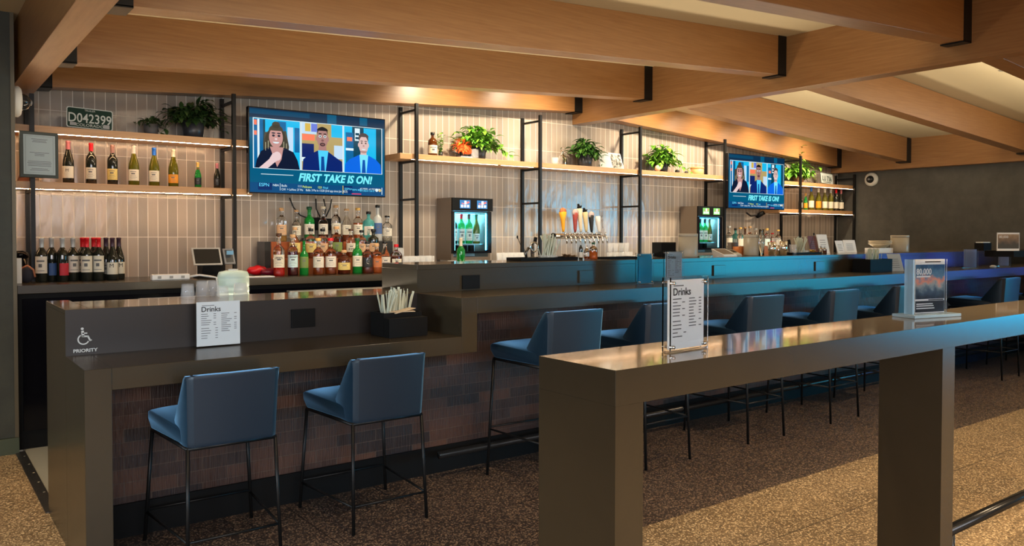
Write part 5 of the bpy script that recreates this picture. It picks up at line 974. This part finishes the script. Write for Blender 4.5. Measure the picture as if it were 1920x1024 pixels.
# ------------------------------------------------------------------ sign holders
def lines(q, x0, x1, z0, z1, n, y, seed, th=.0028):
    rnd = random.Random(seed)
    for i in range(n):
        z = z1-(z1-z0)*i/(n-1); q.box(x0, x0+(x1-x0)*rnd.uniform(.35, .72), y, y+.0004, z, z+th); 
        if rnd.random() < .6: q.box(x1-.012, x1, y, y+.0004, z, z+th)
def drinks(loc, rz, w_, h_, label, head=.032, holder_=True, paper=PAPER, seed=1, base=False, txt='Drinks', two=True, lean=0):
    t = thing('drinks_menu', label, 'menu stand', loc, rz); t.rotation_euler = (lean, 0, rz)
    if holder_:
        MB().box(-w_/2-.006, w_/2+.006, -.016, -.011, 0, h_+.012).box(-w_/2-.006, w_/2+.006, .011, .016, 0, h_+.012).box(-w_/2-.006, w_/2+.006, -.011, .011, 0, .004).build('acrylic_holder', ACR, t)
        for sx_ in (-1, 1):
            for z in (.014, h_-.004): MB().tube([(sx_*(w_/2-.008), -.018, z), (sx_*(w_/2-.008), .018, z)], .0045, 8).build('corner_magnet', CHROME, t)
    MB().box(-w_/2, w_/2, -.002, .002, .006, h_+.004).build('menu_sheet', paper, t)
    y = -.0028
    if txt: text('menu_title', txt, head, INK, t, (-w_*.40, y, h_*.80), ext=.0003, bold=.0004)
    q = MB(); q.box(-w_*.38, -w_*.1, y, y+.0004, h_*.93, h_*.93+.003)
    if two: lines(q, -w_*.40, -w_*.06, h_*.50, h_*.74, 6, y, seed); lines(q, -w_*.40, -w_*.02, h_*.20, h_*.42, 5, y, seed+3); lines(q, w_*.06, w_*.42, h_*.34, h_*.74, 10, y, seed+5)
    q.build('printed_lines', INKG, t, recalc=False)
    return t
dm = drinks(((1.706+1.893)/2+.005, 1.552, ZL+.001), radians(3), .16, .20, 'clear stand with white Drinks menu on the foreground table', .030, seed=2)
drinks((1.2, 3.93, ZA+.001), 0, .205, .213, 'white Drinks menu leaning on the lower bar riser', .034, False, mat('cool_paper', S(205, 210, 210), .6), 4)
drinks((4.20, 3.72, ZL+.001), radians(-4), .15, .215, 'clear stand with grey Drinks menu on the high ledge', .028, True, mat('blue_grey_paper', S(150, 165, 175), .5), 6)
hb = drinks((4.02, 3.82, ZL+.001), radians(-2), .13, .20, 'clear stand with leaflet tinted as blue-lit left of the grey Drinks menu', .02, True, mat('blue_lit_leaflet', S(20, 130, 170), .4), 8, txt=None, two=False)  # paper coloured blue in place of the blue light on it
# 80,000 sign
X = (3.155+3.438)/2; s8 = thing('table_sign', 'clear stand with 80,000 picture leaflet on the foreground table', 'sign', (3.36, 1.60, ZL+.001), radians(-13))
w_, h_ = .175, .235
FRA = mat('blue_lit_acrylic', (.5, .75, .92), .12, alpha=.4, spec=.8)  # pale blue tint stands in for light caught by the acrylic
MB().box(-.145, .125, -.055, .055, 0, .012).build('acrylic_base', FRA, s8, bevel=.002); MB().box(-w_/2-.03, -w_/2-.0202, -.02, .02, .0125, h_).build('acrylic_edge', FRA, s8)
MB().box(-w_/2-.02, w_/2+.004, -.012, -.006, .0125, h_).box(-w_/2-.02, w_/2+.004, .006, .012, .0125, h_).build('acrylic_holder', ACR, s8)
MB().box(-w_/2, w_/2, -.002, .002, .014, h_).build('leaflet', PAPER, s8)
def seapic(nm, stops, sc):
    m, nt, b = node_mat(nm); v = swiz(nt, 'XZ0'); sp = N(nt, 'ShaderNodeSeparateXYZ'); nt.links.new(v, sp.inputs[0]); nz = noise(nt, v, sc, 6)
    ma = N(nt, 'ShaderNodeMath', operation='MULTIPLY_ADD'); nt.links.new(nz, ma.inputs[0]); ma.inputs[1].default_value = .5; 
    mb_ = N(nt, 'ShaderNodeMath', operation='MULTIPLY_ADD'); nt.links.new(sp.outputs[1], mb_.inputs[0]); mb_.inputs[1].default_value = 4.6; mb_.inputs[2].default_value = -.40; nt.links.new(mb_.outputs[0], ma.inputs[2])
    nt.links.new(ramp(nt, ma.outputs[0], stops), b.inputs['Base Color']); b.inputs['Roughness'].default_value = .4; return m
MB().box(-w_/2+.003, w_/2-.003, -.0035, -.0025, .072, h_-.022).build('seascape_picture', seapic('sea_picture', [(.15, S(20, 38, 60)), (.33, S(60, 84, 104)), (.45, S(140, 150, 150)), (.53, S(215, 130, 100)), (.62, S(80, 120, 145)), (.8, S(16, 70, 110))], 26), s8)
MB().box(-w_/2+.003, w_/2-.003, -.0035, -.0025, .018, .064).build('dark_footer', mat('footer_navy', S(28, 38, 52), .5), s8)
text('sign_number', '80,000', .034, WHITE, s8, (-w_/2+.006, -.0042, h_-.062), ext=.0003, bold=.0006, sx=.95)
q = MB().box(-w_*.18, w_*.34, -.004, -.0035, h_-.013, h_-.009, 1).box(-w_/2+.008, .0, -.0042, -.0036, h_-.074, h_-.068, 0)
for z, l in ((.050, .095), (.042, .10), (.032, .105)): q.box(-w_/2+.008, -w_/2+.008+l, -.0042, -.0036, z, z+.004, 0)
q.box(-.01, w_/2-.01, -.0042, -.0036, .066, .070, 1); q.build('printed_lines', [WHITE, INK], s8)
# far end: acrylic stands, dark service shelf with box and picture
AC2 = ACR
for px, l, w2, h2 in ((1819, 'blue-lit clear stand on the high ledge near the far end', .16, .20), (1882, 'clear stand farther right on the high ledge', .14, .19)):
    t = thing('leaflet_stand', l, 'leaflet stand', (xat(px, 3.74, 1.15), 3.74, ZL+.001), radians(-25), 'clear leaflet stands at the far end'); MB().box(-w2/2, w2/2, -.02, -.016, 0, h2).box(-w2/2, w2/2, .016, .02, 0, h2).box(-w2/2, w2/2, -.016, .016, 0, .004).build('acrylic_holder', AC2, t)
    MB().box(-w2/2+.006, w2/2-.006, -.0015, .0015, .005, h2-.01).build('leaflet', mat('lilac_leaflet', S(150, 160, 200), .5), t)
cl = thing('service_shelf', 'black rounded service counter at the right end before the charcoal wall', 'counter', (10.0, 3.1, 0)); o = Vector(cl.location)
q = MB(); xa, xb = xat(1846, 3.3, 1.24), 10.9; pts = [(xa, 3.22), (xa+.12, 3.10), (xa+.4, 2.95), (xb, 2.6), (xb, 3.2), (xa+.2, 3.36), (xa+.05, 3.32)]
q.prism(pts, 'z', 1.205, 1.262); q.build('shelf_top', BLKM, cl, o); MB().box(xb-.5, xb-.42, 2.85, 2.95, 0, 1.205).build('post', BLKM, cl, o)
q = MB().box(-.1, .1, -.05, .05, 0, .088).build('napkin_box', BLKM, loc=(xat(1843, 4.1, 1.27), 4.1, ZR+.001)); tag(q, 'black napkin box near the right end of the high bar', 'box')
q = MB().box(-.09, .09, -.04, .04, 0, .01).build('napkins', PAPER, loc=(xat(1843, 4.1, 1.3), 4.1, ZR+.0895)); tag(q, 'white napkins on top of the black napkin box at right end', 'napkins')
lx = xat(1890, 3.1, 1.3); sg = thing('picture_sign', 'small 80,000 landscape sign at the right edge on the black service counter', 'sign', (lx, 3.10, 1.2625), radians(-30)); 
MB().box(-.11, .11, -.004, .004, 0, .165).build('sign_card', PAPER, sg); MB().box(-.104, .104, -.006, -.0045, .02, .15).build('landscape_picture', seapic('land_picture', [(.1, S(70, 60, 45)), (.35, S(130, 100, 70)), (.6, S(170, 140, 105)), (.9, S(120, 120, 115))], 20), sg)
text('sign_number', '80,000', .034, WHITE, sg, (-.095, -.0068, .115), ext=.0003)
q = MB().box(-.07, .07, -.003, .003, 0, .15).build('grey_leaflet', mat('grey_leaf', S(120, 118, 120), .5), loc=(xat(1906, 3.15, 1.3), 3.22, 1.2625)); q.rotation_euler = (0, 0, radians(-30)); tag(q, 'grey leaflet behind the small landscape sign at right edge', 'leaflet')
q = MB().sphere((0, 0, .012), .03, 0, 12, 7, (1.3, 1, .6)).build('white_sponge', mat('white_soft', S(190, 190, 190), .7), loc=(xat(1862, 3.6, 1.07), 3.6, ZL+.001)); tag(q, 'small white rounded lump on the high ledge near right end', 'sponge')
# ------------------------------------------------------------------ lights
def area(name, loc, to, sx, sy, col, e, spread=180):
    l = bpy.data.lights.new(name, 'AREA'); l.shape = 'RECTANGLE'; l.size = sx; l.size_y = sy; l.color = col; l.energy = e; l.spread = radians(spread)
    o = bpy.data.objects.new(name, l); C.objects.link(o); o.location = loc
    o.rotation_euler = (Vector(to)-Vector(loc)).to_track_quat('-Z', 'Y').to_euler(); return o
def spot(name, loc, to, col, e, ang, r=.04, blend=.6):
    l = bpy.data.lights.new(name, 'SPOT'); l.color = col; l.energy = e; l.spot_size = radians(ang); l.spot_blend = blend; l.shadow_soft_size = r
    o = bpy.data.objects.new(name, l); C.objects.link(o); o.location = loc
    o.rotation_euler = (Vector(to)-Vector(loc)).to_track_quat('-Z', 'Y').to_euler(); return o
WARM = (1, .74, .46); W2 = (1, .82, .58)
# track spots tucked behind the third beam, aimed at the tiled wall and the plants
for x in (4.1, 5.2): spot('wall_spot', (x, 5.95, zc(x)-.04), (x+.1, 6.78, 1.7), W2, 150, 130, .05, 1)
for x in (6.9, 7.9, 8.9, 9.9): spot('wall_spot', (x, 5.95, zc(x)-.04), (x+.1, 6.78, 1.7), W2, 150, 130, .05, 1)
# ceiling downlights over the floor and tables
for x, y, e in ((-.4, 2.0, 190), (-.5, 4.6, 230), (4.0, .7, 220), (4.4, 2.1, 220), (7.2, 2.1, 220), (1.6, 2.1, 110), (9.8, 2.1, 170)):
    spot('downlight', (x, y, 2.75), (x, y, 0), WARM, e, 95, .06, .8)
for x in (3.0, 5.0, 7.0, 9.0): spot('bar_downlight', (x, 4.9, 2.8), (x, 5.0, 1), W2, 45, 110, .05, .8)
# glass dispenser, video wall glow from the lounge side
for x, e in ((-1.5, 500), (1.5, 800), (4.5, 900), (7.5, 900), (10.5, 700)): spot('lounge_bounce_fill', (x, -1.2, 2.75), (x, -1.0, 0), WARM, e, 110, .1, .8)  # added, out of view: floor bounce brightens the beam faces
spot('brick_downlight', (2.5, 2.2, 2.7), (2.75, 4.0, .35), WARM, 130, 46, .05, 1)
area('video_wall', (11.6, -1.2, 1.0), (6.4, 3.7, .95), 3.2, .9, (.0, .44, .66), 11, 34)
area('video_wall_side', (8.6, -.9, 1.0), (4.9, 1.45, .95), 1.6, .6, (.0, .44, .8), 7, 26)
area('video_wall_far', (15.5, -.2, 1.1), (10.2, 3.8, 1.0), 2.4, .9, (.06, .12, .8), 4.5, 42)
area('lounge_front', (.2, -3.0, 2.1), (2.4, 4, .3), 6, 1.2, (.95, .95, 1), 70, 75)
area('underbar_fill', (5.2, 5.1, .98), (5.2, 5.1001, 3), 7.5, .25, (1, .80, .56), 100)  # added fill hidden behind the bar, brightens the beam undersides
area('underbar_fill', (1.9, 5.0, .70), (1.9, 5.0001, 3), .9, .2, (1, .80, .56), 9)  # weaker added fill at the left end
area('lounge_up_fill', (3.6, -3.2, 2.0), (3.4, 4, 4.6), 6, 1.0, (1, .72, .42), 14, 80)  # added unseen fill from behind the camera, tilted up at the beams
area('lounge_up_fill_far', (10.5, -3.0, 2.0), (9.0, 4, 4.6), 5, 1.0, (1, .72, .42), 14, 80)  # same added fill for the right bay
# added fill lights hidden behind the beams to brighten the ceiling between them
for x, y, L_, e, al in ((8.6, 2.80, 4.2, 34, .0625), (8.6, 4.27, 4.2, 30, .0625), (3.4, 2.80, 4.4, 20, -.0579), (3.2, 4.27, 4.4, 10, -.0579)):
    o = area('ceiling_fill', (x, y, zc(x)-.26), (x, y+.55, zc(x)), L_, .03, (1, .84, .60), e); o.rotation_euler[1] += 0
area('lounge_fill_left', (-3.2, 1.6, 1.25), (2.4, 3.7, .72), 2.4, 1.0, (.70, .87, 1), 26, 70)  # added unseen area light, meant to brighten the stool seats from the left
area('video_wall_high', (13.2, -1.2, 1.95), (6.0, 6.7, 1.6), 2.2, .9, (.16, .66, 1), 16, 70)
spot('bottle_fill', (2.7, 5.35, 2.5), (2.9, 6.35, 1.3), W2, 75, 70, .05, 1); spot('bottle_fill', (8.4, 5.35, 2.5), (8.8, 6.35, 1.3), W2, 65, 70, .05, 1)  # added fill to brighten the bottles and their labels
w = bpy.data.worlds.new('world'); bpy.context.scene.world = w; w.use_nodes = True
w.node_tree.nodes['Background'].inputs[0].default_value = (.9, .78, .62, 1); w.node_tree.nodes['Background'].inputs[1].default_value = .12
vs_ = bpy.context.scene.view_settings; vs_.view_transform = 'Standard'; vs_.look = 'None'; vs_.exposure = -.34; vs_.gamma = 1; vs_.use_curve_mapping = False
